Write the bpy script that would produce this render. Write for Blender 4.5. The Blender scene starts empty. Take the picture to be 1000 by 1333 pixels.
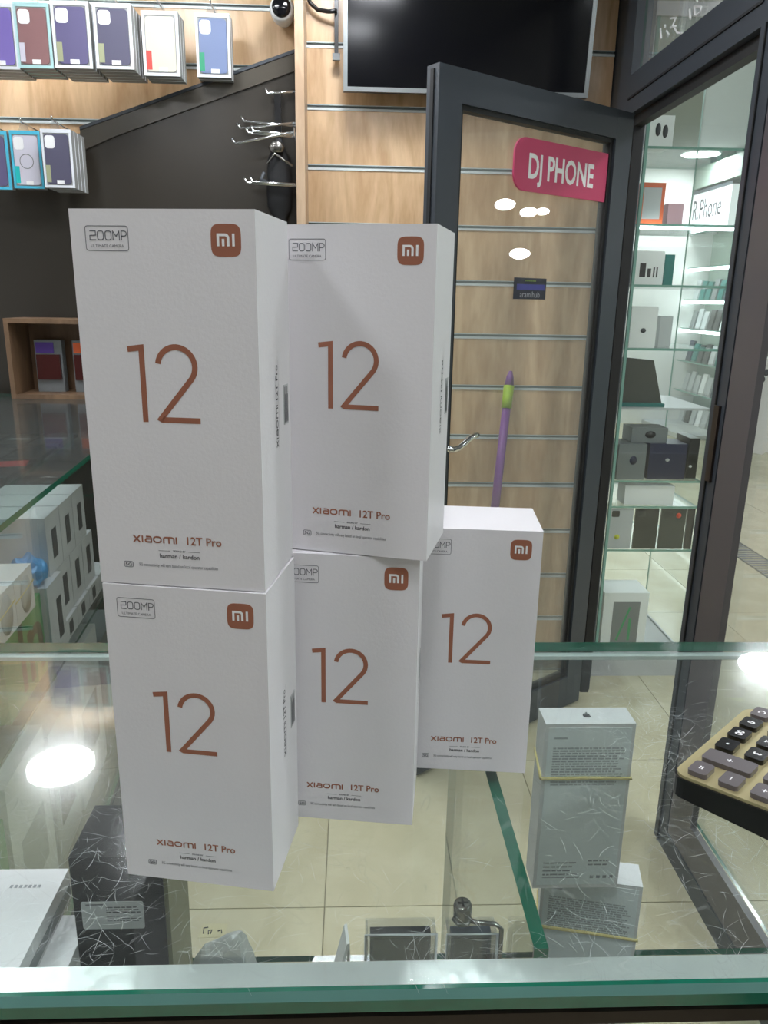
import bpy, bmesh, math, random
from mathutils import Vector, Matrix
random.seed(7)
scn = bpy.context.scene
col = scn.collection

# ------------------------------------------------------------------ camera
F_PX, PITCH, ROLL, HC = 988.33, 0.27331, 0.0172, 0.32434
ZT = 1.10                                   # height of the glass counter top
CAM = Vector((0, 0, ZT + HC))
_c, _s = math.cos(PITCH), math.sin(PITCH)
_fw, _up, _rt = Vector((0, _c, -_s)), Vector((0, _s, _c)), Vector((1, 0, 0))
_cr, _sr = math.cos(ROLL), math.sin(ROLL)
_r2 = _cr * _rt + _sr * _up
_u2 = -_sr * _rt + _cr * _up
cam_d = bpy.data.cameras.new('camera')
cam_o = bpy.data.objects.new('camera', cam_d)
col.objects.link(cam_o)
_m = Matrix((( _r2.x, _u2.x, -_fw.x, CAM.x), (_r2.y, _u2.y, -_fw.y, CAM.y), (_r2.z, _u2.z, -_fw.z, CAM.z), (0, 0, 0, 1)))
cam_o.matrix_world = _m
cam_d.sensor_fit = 'VERTICAL'
cam_d.sensor_height = 36.0
cam_d.lens = 36.0 * F_PX / 1333.0
cam_d.clip_start = 0.02
cam_d.clip_end = 60
scn.camera = cam_o

# ------------------------------------------------------------------ world, exposure
w = bpy.data.worlds.new('world'); scn.world = w; w.use_nodes = True
w.node_tree.nodes['Background'].inputs[0].default_value = (0.93, 0.97, 1.0, 1)
w.node_tree.nodes['Background'].inputs[1].default_value = 0.8
scn.view_settings.view_transform = 'Standard'
scn.view_settings.look = 'None'
scn.view_settings.gamma = 1.0
scn.view_settings.use_curve_mapping = False
scn.view_settings.exposure = 0.60
LAMP_IN, LAMP_OUT = 34.0, 55.0

# ------------------------------------------------------------------ shop frame (turned a little against the camera)
A = 0.042
cA, sA = math.cos(A), math.sin(A)
def W(u, v, z=0.0): return Vector((u * cA - v * sA, u * sA + v * cA, z))
def ray(px, py): return (px - 500) / F_PX * _r2 - (py - 666.5) / F_PX * _u2 + _fw
def hit(px, py, axis, val):
    """shop coordinates of the point seen at a pixel on a plane of the shop (axis u, v or z)"""
    n = {'u': Vector((cA, sA, 0)), 'v': Vector((-sA, cA, 0)), 'z': Vector((0, 0, 1))}[axis]
    r = ray(px, py); t = (val - CAM.dot(n)) / r.dot(n); p = CAM + t * r
    return Vector((p.x * cA + p.y * sA, -p.x * sA + p.y * cA, p.z))

# ------------------------------------------------------------------ mesh builder
class MB:
    def __init__(s): s.bm = bmesh.new()
    def quad(s, pts, mi=0):
        f = s.bm.faces.new([s.bm.verts.new(p) for p in pts]); f.material_index = mi; return f
    def box(s, x0, x1, y0, y1, z0, z1, mi=0, side=None, M=None):
        P = [Vector(p) for p in ((x0,y0,z0),(x1,y0,z0),(x1,y1,z0),(x0,y1,z0),(x0,y0,z1),(x1,y0,z1),(x1,y1,z1),(x0,y1,z1))]
        if M is not None: P = [M @ p for p in P]
        v = [s.bm.verts.new(p) for p in P]
        for k, idx in enumerate(((3,2,1,0),(4,5,6,7),(0,1,5,4),(1,2,6,5),(2,3,7,6),(3,0,4,7))):
            f = s.bm.faces.new([v[i] for i in idx])
            f.material_index = mi if (side is None or k < 2) else side
        return s
    def slab(s, axis, x0, x1, y0, y1, z0, z1, big=0, edge=1):
        """box whose two faces normal to axis take material big, the narrow ones take edge"""
        n = len(s.bm.faces); s.box(x0, x1, y0, y1, z0, z1)
        s.bm.faces.ensure_lookup_table()
        for f in s.bm.faces[n:]:
            f.normal_update(); f.material_index = big if abs(f.normal[axis]) > .9 else edge
        return s
    def prism(s, pts, axis, d0, d1, mi=0, M=None):
        """2-D outline extruded; axis 1: outline in x,z between y=d0..d1; axis 2: outline in x,y; axis 0: outline in y,z"""
        def mk(p, d):
            v = Vector((p[0], d, p[1])) if axis == 1 else (Vector((p[0], p[1], d)) if axis == 2 else Vector((d, p[0], p[1])))
            return M @ v if M is not None else v
        a = [s.bm.verts.new(mk(p, d0)) for p in pts]; b = [s.bm.verts.new(mk(p, d1)) for p in pts]
        n = len(pts)
        fs = [s.bm.faces.new(a), s.bm.faces.new(list(reversed(b)))]
        for i in range(n): fs.append(s.bm.faces.new([a[i], b[i], b[(i+1) % n], a[(i+1) % n]]))
        for f in fs: f.material_index = mi
        return s
    def tube(s, path, r, seg=10, mi=0, caps=True):
        path = [Vector(p) for p in path]; rings = []
        rr = r if isinstance(r, (list, tuple)) else [r] * len(path)
        t0 = (path[1] - path[0]).normalized()
        n = t0.orthogonal().normalized()
        for i, p in enumerate(path):
            t = ((path[min(i+1, len(path)-1)] - path[max(i-1, 0)])).normalized()
            n = (n - t * n.dot(t)).normalized(); b = t.cross(n)
            rings.append([s.bm.verts.new(p + rr[i] * (math.cos(2*math.pi*k/seg) * n + math.sin(2*math.pi*k/seg) * b)) for k in range(seg)])
        for i in range(len(rings) - 1):
            for k in range(seg):
                f = s.bm.faces.new([rings[i][k], rings[i][(k+1) % seg], rings[i+1][(k+1) % seg], rings[i+1][k]]); f.material_index = mi; f.smooth = True
        if caps:
            s.bm.faces.new(list(reversed(rings[0]))).material_index = mi
            s.bm.faces.new(rings[-1]).material_index = mi
        return s
    def lathe(s, prof, seg=24, mi=0, M=None, closed=False):
        rings = []
        for r, z in prof:
            ring = []
            for k in range(seg):
                v = Vector((r * math.cos(2*math.pi*k/seg), r * math.sin(2*math.pi*k/seg), z))
                ring.append(s.bm.verts.new(M @ v if M is not None else v))
            rings.append(ring)
        for i in range(len(rings) - 1):
            for k in range(seg):
                f = s.bm.faces.new([rings[i][k], rings[i][(k+1) % seg], rings[i+1][(k+1) % seg], rings[i+1][k]]); f.material_index = mi; f.smooth = True
        if closed:
            for k in range(seg): s.bm.faces.new([rings[-1][k], rings[-1][(k+1) % seg], rings[0][(k+1) % seg], rings[0][k]])
            return s
        s.bm.faces.new(list(reversed(rings[0]))).material_index = mi
        s.bm.faces.new(rings[-1]).material_index = mi
        return s
    def ribbon(s, pts, wd, y=0.0, mi=0, closed=False, th=0.00012):
        """flat stroke of width wd along a 2-D polyline in the x,z plane facing -y"""
        P = [Vector((p[0], p[1])) for p in pts]; n = len(P); L = []; R = []
        for i in range(n):
            if closed: a, b = P[(i-1) % n], P[(i+1) % n]
            else: a, b = P[max(i-1, 0)], P[min(i+1, n-1)]
            d1 = (P[i] - a) if (P[i] - a).length > 1e-9 else (b - P[i]); d2 = (b - P[i]) if (b - P[i]).length > 1e-9 else d1
            d1 = d1.normalized(); d2 = d2.normalized()
            n1 = Vector((-d1.y, d1.x)); n2 = Vector((-d2.y, d2.x)); m = (n1 + n2)
            m = m.normalized() if m.length > 1e-6 else n1
            k = wd / 2 / max(m.dot(n1), .35)
            L.append(P[i] + m * k); R.append(P[i] - m * k)
        lv = [s.bm.verts.new((p.x, y - th, p.y)) for p in L]; rv = [s.bm.verts.new((p.x, y - th, p.y)) for p in R]
        for i in range(n if closed else n - 1):
            j = (i + 1) % n
            f = s.bm.faces.new([rv[i], rv[j], lv[j], lv[i]]); f.material_index = mi
        return s
    def build(s, name, mats, parent=None, bevel=0.0, seg=2, smooth=False, fixn=True):
        if bevel:
            bmesh.ops.bevel(s.bm, geom=[e for e in s.bm.edges if len(e.link_faces) == 2 and e.calc_face_angle(0) > .6], offset=bevel, segments=seg, affect='EDGES', profile=.5, clamp_overlap=True)
        if fixn: bmesh.ops.recalc_face_normals(s.bm, faces=s.bm.faces)
        me = bpy.data.meshes.new(name); s.bm.to_mesh(me); s.bm.free()
        if not isinstance(mats, (list, tuple)): mats = [mats]
        for m in mats: me.materials.append(m)
        if smooth:
            for p in me.polygons: p.use_smooth = True
        o = bpy.data.objects.new(name, me); col.objects.link(o)
        if parent: o.parent = parent
        return o

def rrect(x0, x1, y0, y1, r, n=5):
    out = []
    for cx, cy, a0 in ((x1-r, y1-r, 0), (x0+r, y1-r, 90), (x0+r, y0+r, 180), (x1-r, y0+r, 270)):
        for k in range(n + 1):
            a = math.radians(a0 + 90*k/n); out.append((cx + r*math.cos(a), cy + r*math.sin(a)))
    return out
def arc(cx, cy, rx, ry, a0, a1, n=14):
    return [(cx + rx*math.cos(math.radians(a0 + (a1-a0)*k/n)), cy + ry*math.sin(math.radians(a0 + (a1-a0)*k/n))) for k in range(n+1)]

_textcache = {}
def text(string, size, mat, parent, loc, rot=(math.pi/2, 0, 0), name='lettering', align='CENTER', sx=1.0, bold=0.0, depth=0.00006):
    key = (string, size, align, bold, sx)
    if key not in _textcache:
        cu = bpy.data.curves.new('lettering', 'FONT'); cu.body = string; cu.size = size; cu.align_x = align; cu.offset = bold; cu.resolution_u = 3
        cu.space_character = 1.0
        t = bpy.data.objects.new('tmp', cu); col.objects.link(t)
        bpy.context.view_layer.update()
        me = bpy.data.meshes.new_from_object(t.evaluated_get(bpy.context.evaluated_depsgraph_get()))
        bpy.data.objects.remove(t)
        for v in me.vertices: v.co.x *= sx
        me.name = name; _textcache[key] = me
    me = _textcache[key].copy()
    me.materials.clear(); me.materials.append(mat)
    o = bpy.data.objects.new(name, me); col.objects.link(o); o.parent = parent; o.location = loc; o.rotation_euler = rot
    return o

def tag(o, label=None, cat=None, group=None, kind=None):
    if label: o['label'] = label
    if cat: o['category'] = cat
    if group: o['group'] = group
    if kind: o['kind'] = kind
    return o
def thing(name, label, cat, u=0, v=0, z=0, rz=0, group=None, world=False):
    o = bpy.data.objects.new(name, None); col.objects.link(o); o.empty_display_size = .05
    o.location = Vector((u, v, z)) if world else W(u, v, z)
    o.rotation_euler = (0, 0, rz + (0 if world else A))
    return tag(o, label, cat, group)
def struct(mb, name, mats, label=None, cat=None, **k):
    o = mb.build(name, mats, **k); o.rotation_euler = (0, 0, A); o['kind'] = 'structure'
    if label: o['label'] = label
    if cat: o['category'] = cat
    return o
def dup(o, parent=None):
    c = o.copy(); col.objects.link(c); c.parent = parent
    for ch in list(o.children): dup(ch, c)
    return c
def put(o, u, v, z, rz=0):
    o.location = W(u, v, z); o.rotation_euler = (0, 0, rz + A); return o
def setmat(root, mapping):
    """give a copy its own mesh with other materials (mapping old -> new)"""
    for o in [root] + list(root.children_recursive):
        if o.type == 'MESH' and any(m in mapping for m in o.data.materials):
            o.data = o.data.copy()
            for i, m in enumerate(o.data.materials):
                if m in mapping: o.data.materials[i] = mapping[m]

# ------------------------------------------------------------------ materials
def srgb(r, g, b): return tuple(((c/255)/12.92 if c/255 <= .04045 else ((c/255+.055)/1.055)**2.4) for c in (r, g, b)) + (1,)
def mat(name, rgb, rough=.5, metal=0.0, spec=.5, coat=0.0, emit=None, estr=0.0, noise=0.0, nscale=40, bump=0.0, bscale=200):
    m = bpy.data.materials.new(name); m.use_nodes = True; nt = m.node_tree; b = nt.nodes['Principled BSDF']
    c = srgb(*rgb)
    b.inputs['Base Color'].default_value = c; b.inputs['Roughness'].default_value = rough; b.inputs['Metallic'].default_value = metal
    b.inputs['Specular IOR Level'].default_value = spec; b.inputs['Coat Weight'].default_value = coat
    if emit: b.inputs['Emission Color'].default_value = srgb(*emit); b.inputs['Emission Strength'].default_value = estr
    if noise or bump:
        tc = nt.nodes.new('ShaderNodeTexCoord')
    if noise:
        n = nt.nodes.new('ShaderNodeTexNoise'); n.inputs['Scale'].default_value = nscale; n.inputs['Detail'].default_value = 4
        mx = nt.nodes.new('ShaderNodeMix'); mx.data_type = 'RGBA'
        mx.inputs[6].default_value = tuple(x*(1-noise) for x in c[:3]) + (1,); mx.inputs[7].default_value = tuple(min(1, x*(1+noise*.6)) for x in c[:3]) + (1,)
        nt.links.new(tc.outputs['Object'], n.inputs['Vector']); nt.links.new(n.outputs['Fac'], mx.inputs[0]); nt.links.new(mx.outputs[2], b.inputs['Base Color'])
    if bump:
        n2 = nt.nodes.new('ShaderNodeTexNoise'); n2.inputs['Scale'].default_value = bscale; bp = nt.nodes.new('ShaderNodeBump'); bp.inputs['Strength'].default_value = bump; bp.inputs['Distance'].default_value = .002
        nt.links.new(tc.outputs['Object'], n2.inputs['Vector']); nt.links.new(n2.outputs['Fac'], bp.inputs['Height']); nt.links.new(bp.outputs['Normal'], b.inputs['Normal'])
    return m
def glass(name, tint, base=.045, k=1.0, rough=0.0, haze=0.0, scratch=False, soft=0.0, hazecol=(.8, .85, .83)):
    """thin pane: tinted see-through plus mirror reflection that grows at grazing angles, and a diffuse haze for dust and, on door panes, painted reflections"""
    m = bpy.data.materials.new(name); m.use_nodes = True; nt = m.node_tree
    for n in list(nt.nodes): nt.nodes.remove(n)
    N = nt.nodes.new; L = nt.links.new
    out = N('ShaderNodeOutputMaterial'); tr = N('ShaderNodeBsdfTransparent'); tr.inputs[0].default_value = tuple(tint) + (1,)
    gl = N('ShaderNodeBsdfGlossy'); gl.inputs['Roughness'].default_value = rough
    if soft:
        g0, g1 = gl, N('ShaderNodeBsdfGlossy'); g1.inputs['Roughness'].default_value = .13
        gl = N('ShaderNodeMixShader'); gl.inputs[0].default_value = soft; L = nt.links.new; L(g0.outputs[0], gl.inputs[1]); L(g1.outputs[0], gl.inputs[2])
    lw = N('ShaderNodeLayerWeight'); lw.inputs[0].default_value = .5
    pw = N('ShaderNodeMath'); pw.operation = 'POWER'; pw.inputs[1].default_value = 4.0
    ml = N('ShaderNodeMath'); ml.operation = 'MULTIPLY_ADD'; ml.inputs[1].default_value = (1-base)*k; ml.inputs[2].default_value = base
    mx = N('ShaderNodeMixShader')
    L(lw.outputs['Facing'], pw.inputs[0]); L(pw.outputs[0], ml.inputs[0]); L(ml.outputs[0], mx.inputs[0]); L(tr.outputs[0], mx.inputs[1]); L(gl.outputs[0], mx.inputs[2])
    last = mx.outputs[0]
    if haze or scratch:
        df = N('ShaderNodeBsdfDiffuse'); df.inputs[0].default_value = tuple(hazecol) + (1,)
        m2 = N('ShaderNodeMixShader')
        if scratch:
            tc = N('ShaderNodeTexCoord'); total = None
            for i, (rot, sc, st, wd_) in enumerate(((.5, 4.5, 9, .0040), (1.5, 5.5, 8, .0045), (2.3, 5, 9, .0040), (2.9, 7, 7, .0050), (1.0, 8, 7, .0060), (.1, 6, 9, .0045), (1.9, 9, 6, .0060), (2.6, 11, 6, .0070))):
                mp = N('ShaderNodeMapping'); mp.inputs['Rotation'].default_value = (0, 0, rot); mp.inputs['Location'].default_value = (i*3.7, i*1.9, i*.7)
                mp2 = N('ShaderNodeMapping'); mp2.inputs['Scale'].default_value = (sc, sc*st, 1)
                no = N('ShaderNodeTexNoise'); no.inputs['Scale'].default_value = 1.0; no.inputs['Detail'].default_value = 0
                sb = N('ShaderNodeMath'); sb.operation = 'SUBTRACT'; sb.inputs[1].default_value = .5
                ab = N('ShaderNodeMath'); ab.operation = 'ABSOLUTE'
                gt = N('ShaderNodeMapRange'); gt.inputs[1].default_value = wd_*.35; gt.inputs[2].default_value = wd_*1.2; gt.inputs[3].default_value = 1; gt.inputs[4].default_value = 0
                bn = N('ShaderNodeTexNoise'); bn.inputs['Scale'].default_value = 22 + 6*i; bn.inputs['Detail'].default_value = 2
                br = N('ShaderNodeMapRange'); br.inputs[1].default_value = .52; br.inputs[2].default_value = .60
                mu = N('ShaderNodeMath'); mu.operation = 'MULTIPLY'
                L(tc.outputs['Object'], mp.inputs['Vector']); L(mp.outputs[0], mp2.inputs['Vector']); L(mp2.outputs[0], no.inputs['Vector']); L(no.outputs['Fac'], sb.inputs[0]); L(sb.outputs[0], ab.inputs[0]); L(ab.outputs[0], gt.inputs[0])
                L(mp.outputs[0], bn.inputs['Vector']); L(bn.outputs['Fac'], br.inputs[0]); L(gt.outputs[0], mu.inputs[0]); L(br.outputs[0], mu.inputs[1])
                if total is None: total = mu.outputs[0]
                else:
                    ad = N('ShaderNodeMath'); ad.operation = 'MAXIMUM'; L(total, ad.inputs[0]); L(mu.outputs[0], ad.inputs[1]); total = ad.outputs[0]
            pn = N('ShaderNodeTexNoise'); pn.inputs['Scale'].default_value = 5.5; pn.inputs['Detail'].default_value = 4
            pr = N('ShaderNodeMapRange'); pr.inputs[1].default_value = .42; pr.inputs[2].default_value = .66; pr.inputs[3].default_value = .02; pr.inputs[4].default_value = .13
            L(tc.outputs['Object'], pn.inputs['Vector']); L(pn.outputs['Fac'], pr.inputs[0])
            mm = N('ShaderNodeMath'); mm.operation = 'MULTIPLY'; L(total, mm.inputs[0]); L(pr.outputs[0], mm.inputs[1])
            m3 = N('ShaderNodeMath'); m3.operation = 'ADD'; m3.inputs[1].default_value = haze; L(mm.outputs[0], m3.inputs[0]); L(m3.outputs[0], m2.inputs[0])
        else: m2.inputs[0].default_value = haze
        L(last, m2.inputs[1]); L(df.outputs[0], m2.inputs[2]); last = m2.outputs[0]
    L(last, out.inputs[0])
    return m
def woodmat(name, c1, c2, rough=.35, axis='z', coat=.3, scale=1.0):
    m = bpy.data.materials.new(name); m.use_nodes = True; nt = m.node_tree; b = nt.nodes['Principled BSDF']; N = nt.nodes.new; L = nt.links.new
    tc = N('ShaderNodeTexCoord'); oi = N('ShaderNodeObjectInfo'); mp = N('ShaderNodeMapping'); va = N('ShaderNodeVectorMath'); va.operation = 'ADD'
    mp.inputs['Scale'].default_value = {'z': (9*scale, 9*scale, 1.6*scale), 'x': (1.6*scale, 9*scale, 9*scale)}[axis]
    cmb = N('ShaderNodeCombineXYZ'); mu = N('ShaderNodeMath'); mu.operation = 'MULTIPLY'; mu.inputs[1].default_value = 7.0
    L(oi.outputs['Random'], mu.inputs[0]); L(mu.outputs[0], cmb.inputs[0]); L(mu.outputs[0], cmb.inputs[2])
    n1 = N('ShaderNodeTexNoise'); n1.inputs['Scale'].default_value = 1.6; n1.inputs['Detail'].default_value = 7; n1.inputs['Distortion'].default_value = .9
    n2 = N('ShaderNodeTexNoise'); n2.inputs['Scale'].default_value = 14; n2.inputs['Detail'].default_value = 3
    cr = N('ShaderNodeValToRGB'); cr.color_ramp.elements[0].position = .33; cr.color_ramp.elements[0].color = srgb(*c1); cr.color_ramp.elements[1].position = .66; cr.color_ramp.elements[1].color = srgb(*c2)
    L(tc.outputs['Object'], va.inputs[0]); L(cmb.outputs[0], va.inputs[1]); L(va.outputs[0], mp.inputs[0]); L(mp.outputs[0], n1.inputs['Vector']); L(mp.outputs[0], n2.inputs['Vector'])
    ad = N('ShaderNodeMath'); ad.operation = 'MULTIPLY_ADD'; ad.inputs[1].default_value = .22; L(n2.outputs['Fac'], ad.inputs[0]); L(n1.outputs['Fac'], ad.inputs[2])
    sb = N('ShaderNodeMath'); sb.operation = 'SUBTRACT'; sb.inputs[1].default_value = .11; L(ad.outputs[0], sb.inputs[0])
    L(sb.outputs[0], cr.inputs[0]); L(cr.outputs[0], b.inputs['Base Color'])
    b.inputs['Roughness'].default_value = rough; b.inputs['Coat Weight'].default_value = coat; b.inputs['Coat Roughness'].default_value = .22
    return m

M_paper = mat('white card', (226, 224, 227), .42, noise=.03, nscale=30, bump=.05, bscale=500)
M_copper = mat('copper foil', (174, 114, 92), .42, metal=.4)
M_ink = mat('grey ink', (95, 97, 104), .5)
M_darkink = mat('dark ink', (58, 58, 64), .5)
M_lightink = mat('pale grey ink', (150, 152, 158), .5)
M_white = mat('plain white', (240, 240, 240), .4)
M_oak = woodmat('oak laminate', (188, 152, 112), (222, 190, 150))
M_oakedge = woodmat('oak edging', (178, 150, 122), (204, 178, 148), .5)
M_alu = mat('brushed aluminium', (176, 182, 184), .32, metal=.9)
M_aluw = mat('bright groove', (214, 222, 222), .4, metal=.15)
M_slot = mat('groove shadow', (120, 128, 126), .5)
M_frame = mat('anthracite frame', (56, 62, 69), .42, noise=.06)
M_frame2 = mat('grey brown frame', (84, 81, 84), .3)
M_rubber = mat('black gasket', (20, 22, 23), .6)
M_black = mat('black plastic', (16, 16, 18), .3)
M_screen = mat('tv screen', (9, 10, 15), .12, spec=.5)
M_stair = mat('dark brown panel', (54, 50, 44), .28, noise=.06, nscale=6)
M_stairtop = mat('lighter brown strip', (76, 71, 62), .3, noise=.05, nscale=6)
M_chrome = mat('chrome', (225, 228, 230), .16, metal=1)
M_steel = mat('steel', (150, 148, 144), .25, metal=1)
M_bronze = mat('dark bronze rail', (58, 50, 46), .3, metal=.6)
M_gold = mat('champagne gold', (196, 184, 140), .36, metal=.55)
M_keyg = mat('grey key', (96, 90, 92), .35)
M_keyb = mat('black key', (18, 18, 20), .22)
M_pink = mat('pink sign', (196, 62, 104), .45)
M_purple = mat('purple plastic', (128, 66, 150), .4)
M_lime = mat('lime plastic', (176, 214, 30), .45)
M_wallw = mat('white plaster', (222, 222, 220), .8)
M_ceil = mat('ceiling paint', (150, 152, 150), .85)
M_backwall = mat('dim stocked wall', (176, 170, 164), .8, noise=.2, nscale=5)
M_rubberband = mat('rubber band', (222, 204, 140), .6)
M_green = mat('green card', (48, 150, 92), .5)
M_teal = mat('teal cloth', (22, 110, 104), .7)
M_blue = mat('blue film', (86, 160, 222), .35)
M_navy = mat('navy box', (24, 30, 66), .4)
M_orange = mat('orange card', (226, 104, 56), .5)
M_red = mat('red card', (206, 52, 60), .5)
M_yellow = mat('yellow sticker', (214, 214, 50), .5)
M_grey = mat('grey card', (120, 124, 126), .5)
M_silver = mat('silver card', (188, 190, 192), .4)
M_lamp = mat('lamp diffuser', (255, 255, 255), .5, emit=(247, 250, 255), estr=LAMP_IN)
M_lampo = mat('corridor lamp diffuser', (255, 255, 255), .5, emit=(247, 250, 255), estr=LAMP_OUT)
M_led = mat('led strip', (255, 255, 255), .5, emit=(240, 250, 255), estr=7)
M_signlit = mat('backlit sign face', (236, 240, 244), .5, emit=(236, 240, 246), estr=.55)
M_paleboxes = mat('pale green wall', (150, 164, 152), .6)
G_counter = glass('counter glass', (.945, .98, .965), base=.038, k=1.1, haze=.010, scratch=True, soft=.35)
G_edge = mat('glass cut edge', (14, 104, 82), .12, spec=.9, coat=.5, noise=.35, nscale=60)
G_edgelt = mat('pale glass edge', (120, 165, 152), .15, spec=.8)
G_shelf = glass('shelf glass', (.965, .99, .98), base=.02, haze=.004)
G_pane = glass('door glass', (.96, .975, .97), base=.06, k=1.0, haze=.07, hazecol=(.75, .78, .76))  # grey haze holds film on the glass plus a painted veil of reflections
G_side = glass('case glass', (.955, .985, .972), base=.045, haze=.01)
M_rail = mat('worn aluminium strip', (236, 240, 240), .30, metal=.65, noise=.12, nscale=35, bump=.35, bscale=60)
G_thick = mat('polished glass chamfer', (84, 124, 116), .12, spec=.9, noise=.12, nscale=30)
G_clear = glass('clear plastic', (.95, .96, .97), base=.08, haze=.05, rough=.05)
G_bag = glass('milky plastic film', (.82, .84, .86), base=.10, haze=.42, rough=.2, hazecol=(.75, .78, .8))

def tilemat(name, c1, c2, rough=.12):
    m = mat(name, c1, rough, coat=.2); nt = m.node_tree; b = nt.nodes['Principled BSDF']; N = nt.nodes.new; L = nt.links.new
    tc = N('ShaderNodeTexCoord'); n = N('ShaderNodeTexNoise'); n.inputs['Scale'].default_value = 5; n.inputs['Detail'].default_value = 9; n.inputs['Distortion'].default_value = .6
    cr = N('ShaderNodeValToRGB'); cr.color_ramp.elements[0].position = .3; cr.color_ramp.elements[0].color = srgb(*c1); cr.color_ramp.elements[1].position = .7; cr.color_ramp.elements[1].color = srgb(*c2)
    L(tc.outputs['Object'], n.inputs['Vector']); L(n.outputs['Fac'], cr.inputs[0]); L(cr.outputs[0], b.inputs['Base Color']); return m
M_tile = tilemat('beige floor tile', (196, 187, 156), (216, 209, 180), .16)
M_grout = mat('grey grout', (150, 142, 118), .8)

# ------------------------------------------------------------------ floor, ceilings, walls
ceil_z = 2.5
UW, VB = 0.845, 2.75              # storefront plane, back wall plane
b = MB(); b.box(-2.3, 4.2, -1.9, 9.2, -.06, -.004)
floor = struct(b, 'floor', M_grout)
T = .60
t0m = MB().box(.0015, T-.0015, .0015, T-.0015, -.006, 0).build('tile', M_tile, floor).data
first = bpy.data.objects['tile']
for i in range(-3, 8):
    for j in range(-1, 16):
        u0, v0 = -.064 + i*T, 1.52 + (j-3)*T
        if u0 > 3.85 or v0 > 9: continue
        o = first if (i == -3 and j == -1) else first.copy()
        if o is not first: col.objects.link(o); o.parent = floor
        o.location = (u0, v0, 0)
b = MB(); b.box(-2.3, UW + .03, -1.9, VB+.12, ceil_z, ceil_z+.06); struct(b, 'ceiling', M_ceil)
b = MB(); b.box(UW+.03, 4.3, -1.9, 9.4, 2.95, 3.0); b.box(UW+.03, UW+.05, -1.9, 9.4, 2.5, 2.95); struct(b, 'ceiling_corridor', M_ceil)
b = MB(); b.box(-2.3, UW, VB+.02, VB+.12, 0, ceil_z); wall_back = struct(b, 'wall_back', M_slot)
b = MB(); b.box(-2.36, -2.3, -1.9, VB+.12, 0, ceil_z); struct(b, 'wall_left', M_wallw)
b = MB(); b.box(-2.3, 4.3, -1.96, -1.9, 0, 3.0); struct(b, 'wall_front', M_backwall)
b = MB(); b.box(4.2, 4.3, -1.9, 9.4, 0, 3.0); struct(b, 'wall_right', M_paleboxes)
b = MB(); b.box(-2.3, 4.3, 9.2, 9.4, 0, 3.0); struct(b, 'wall_corridor_end', M_wallw)
# slat wall: each board and each groove strip a piece
def slats(u0, u1, zref, pitch, zmin, zmax):
    k0 = math.floor((zmin - zref)/pitch); k = k0
    while zref + k*pitch < zmax:
        z0 = max(zref + k*pitch + .009, zmin); z1 = min(zref + (k+1)*pitch - .009, zmax)
        if z1 - z0 > .02:
            o = MB().box(u0, u1, VB, VB+.02, z0, z1).build('slat_board', M_oak, wall_back, bevel=.0015, seg=1)
            zz = zref + (k+1)*pitch
            if zz < zmax:
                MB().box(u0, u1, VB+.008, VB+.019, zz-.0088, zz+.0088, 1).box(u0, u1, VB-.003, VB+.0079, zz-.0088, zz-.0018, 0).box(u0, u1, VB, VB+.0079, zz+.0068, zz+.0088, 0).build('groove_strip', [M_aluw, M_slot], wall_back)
        k += 1
UP0, UP1 = hit(385.5, 200, 'v', VB-.16).x, hit(397.0, 200, 'v', VB-.16).x
slats(UP1-.01, UW-.004, hit(480, 219, 'v', VB).z, .1802, .08, 2.49)
slats(-2.28, UP0, hit(60, 157, 'v', VB).z, .170, 1.60, 2.49)
MB().box(UP0, UP1, VB-.16, VB+.02, 0, 2.5).build('upright', M_oakedge, wall_back, bevel=.002)
MB().box(UP1+.002, UW-.004, VB-.01, VB, 0, .08).build('skirting', M_frame, wall_back)

# dark stair side
b = MB()
VS = VB-.07
def sp(px, py): q = hit(px, py, 'v', VS); return (q.x, q.z)
e0, e1, e2, e3 = sp(385, 69), sp(105, 170), sp(105, 246), sp(0, 249)
ur = UP0-.0008
pts = [(-2.28, 0), (ur, 0), (ur, e0[1]), e1, e2, (-2.28, e3[1])]
b.prism(pts, 1, VS, VS+.045, 0)
stair = struct(b, 'trim_1', M_stair)
stair['label'] = 'dark brown side panel of the staircase rising to the right'
l0, l1 = sp(385, 92), sp(111, 246)
b = MB(); b.prism([(ur, e0[1]), (ur, l0[1]), (sp(150, 178)[0], sp(150, 178)[1]), sp(112, 195), l1, e2, e1], 1, VS-.006, VS-.0004); b.build('edge_board', M_stairtop, stair)
b = MB(); b.prism([(ur, e0[1]+.010), (ur, e0[1]+.0005), (e1[0], e1[1]+.0005), (e1[0], e1[1]+.010)], 1, VS-.009, VS+.048); b.build('metal_edge', M_frame, stair)

# ------------------------------------------------------------------ storefront wall
sf = MB()
VF, VN = 2.58, 1.77          # far and near side of the door opening
sf.box(UW, UW+.06, VN, VF, 1.985, 2.10)               # lintel
sf.box(UW, UW+.06, VF, VB+.12, 0, 2.5)                # far post
sf.box(UW, UW+.06, VN-.07, VN, 0, 2.5)                # near post
sf.box(UW, UW+.06, -1.9, VN-.07, 0, .06)              # sill
sf.box(UW, UW+.06, -1.9, VB+.12, 2.46, 2.5)
wall_r = struct(sf, 'wall_storefront', M_frame, bevel=.002, seg=1)
MB().box(UW+.02, UW+.05, VN, VF, 1.955, 1.99).box(UW+.02, UW+.05, VN, VN+.02, 0, 1.985).box(UW+.02, UW+.05, VF-.02, VF, 0, 1.985).build('door_stop', M_rubber, wall_r)
MB().box(UW-.004, UW, VN-.03, VN-.026, 0, 1.985).box(UW-.004, UW, VN, VF, 2.03, 2.036).build('groove', M_rubber, wall_r)
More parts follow.
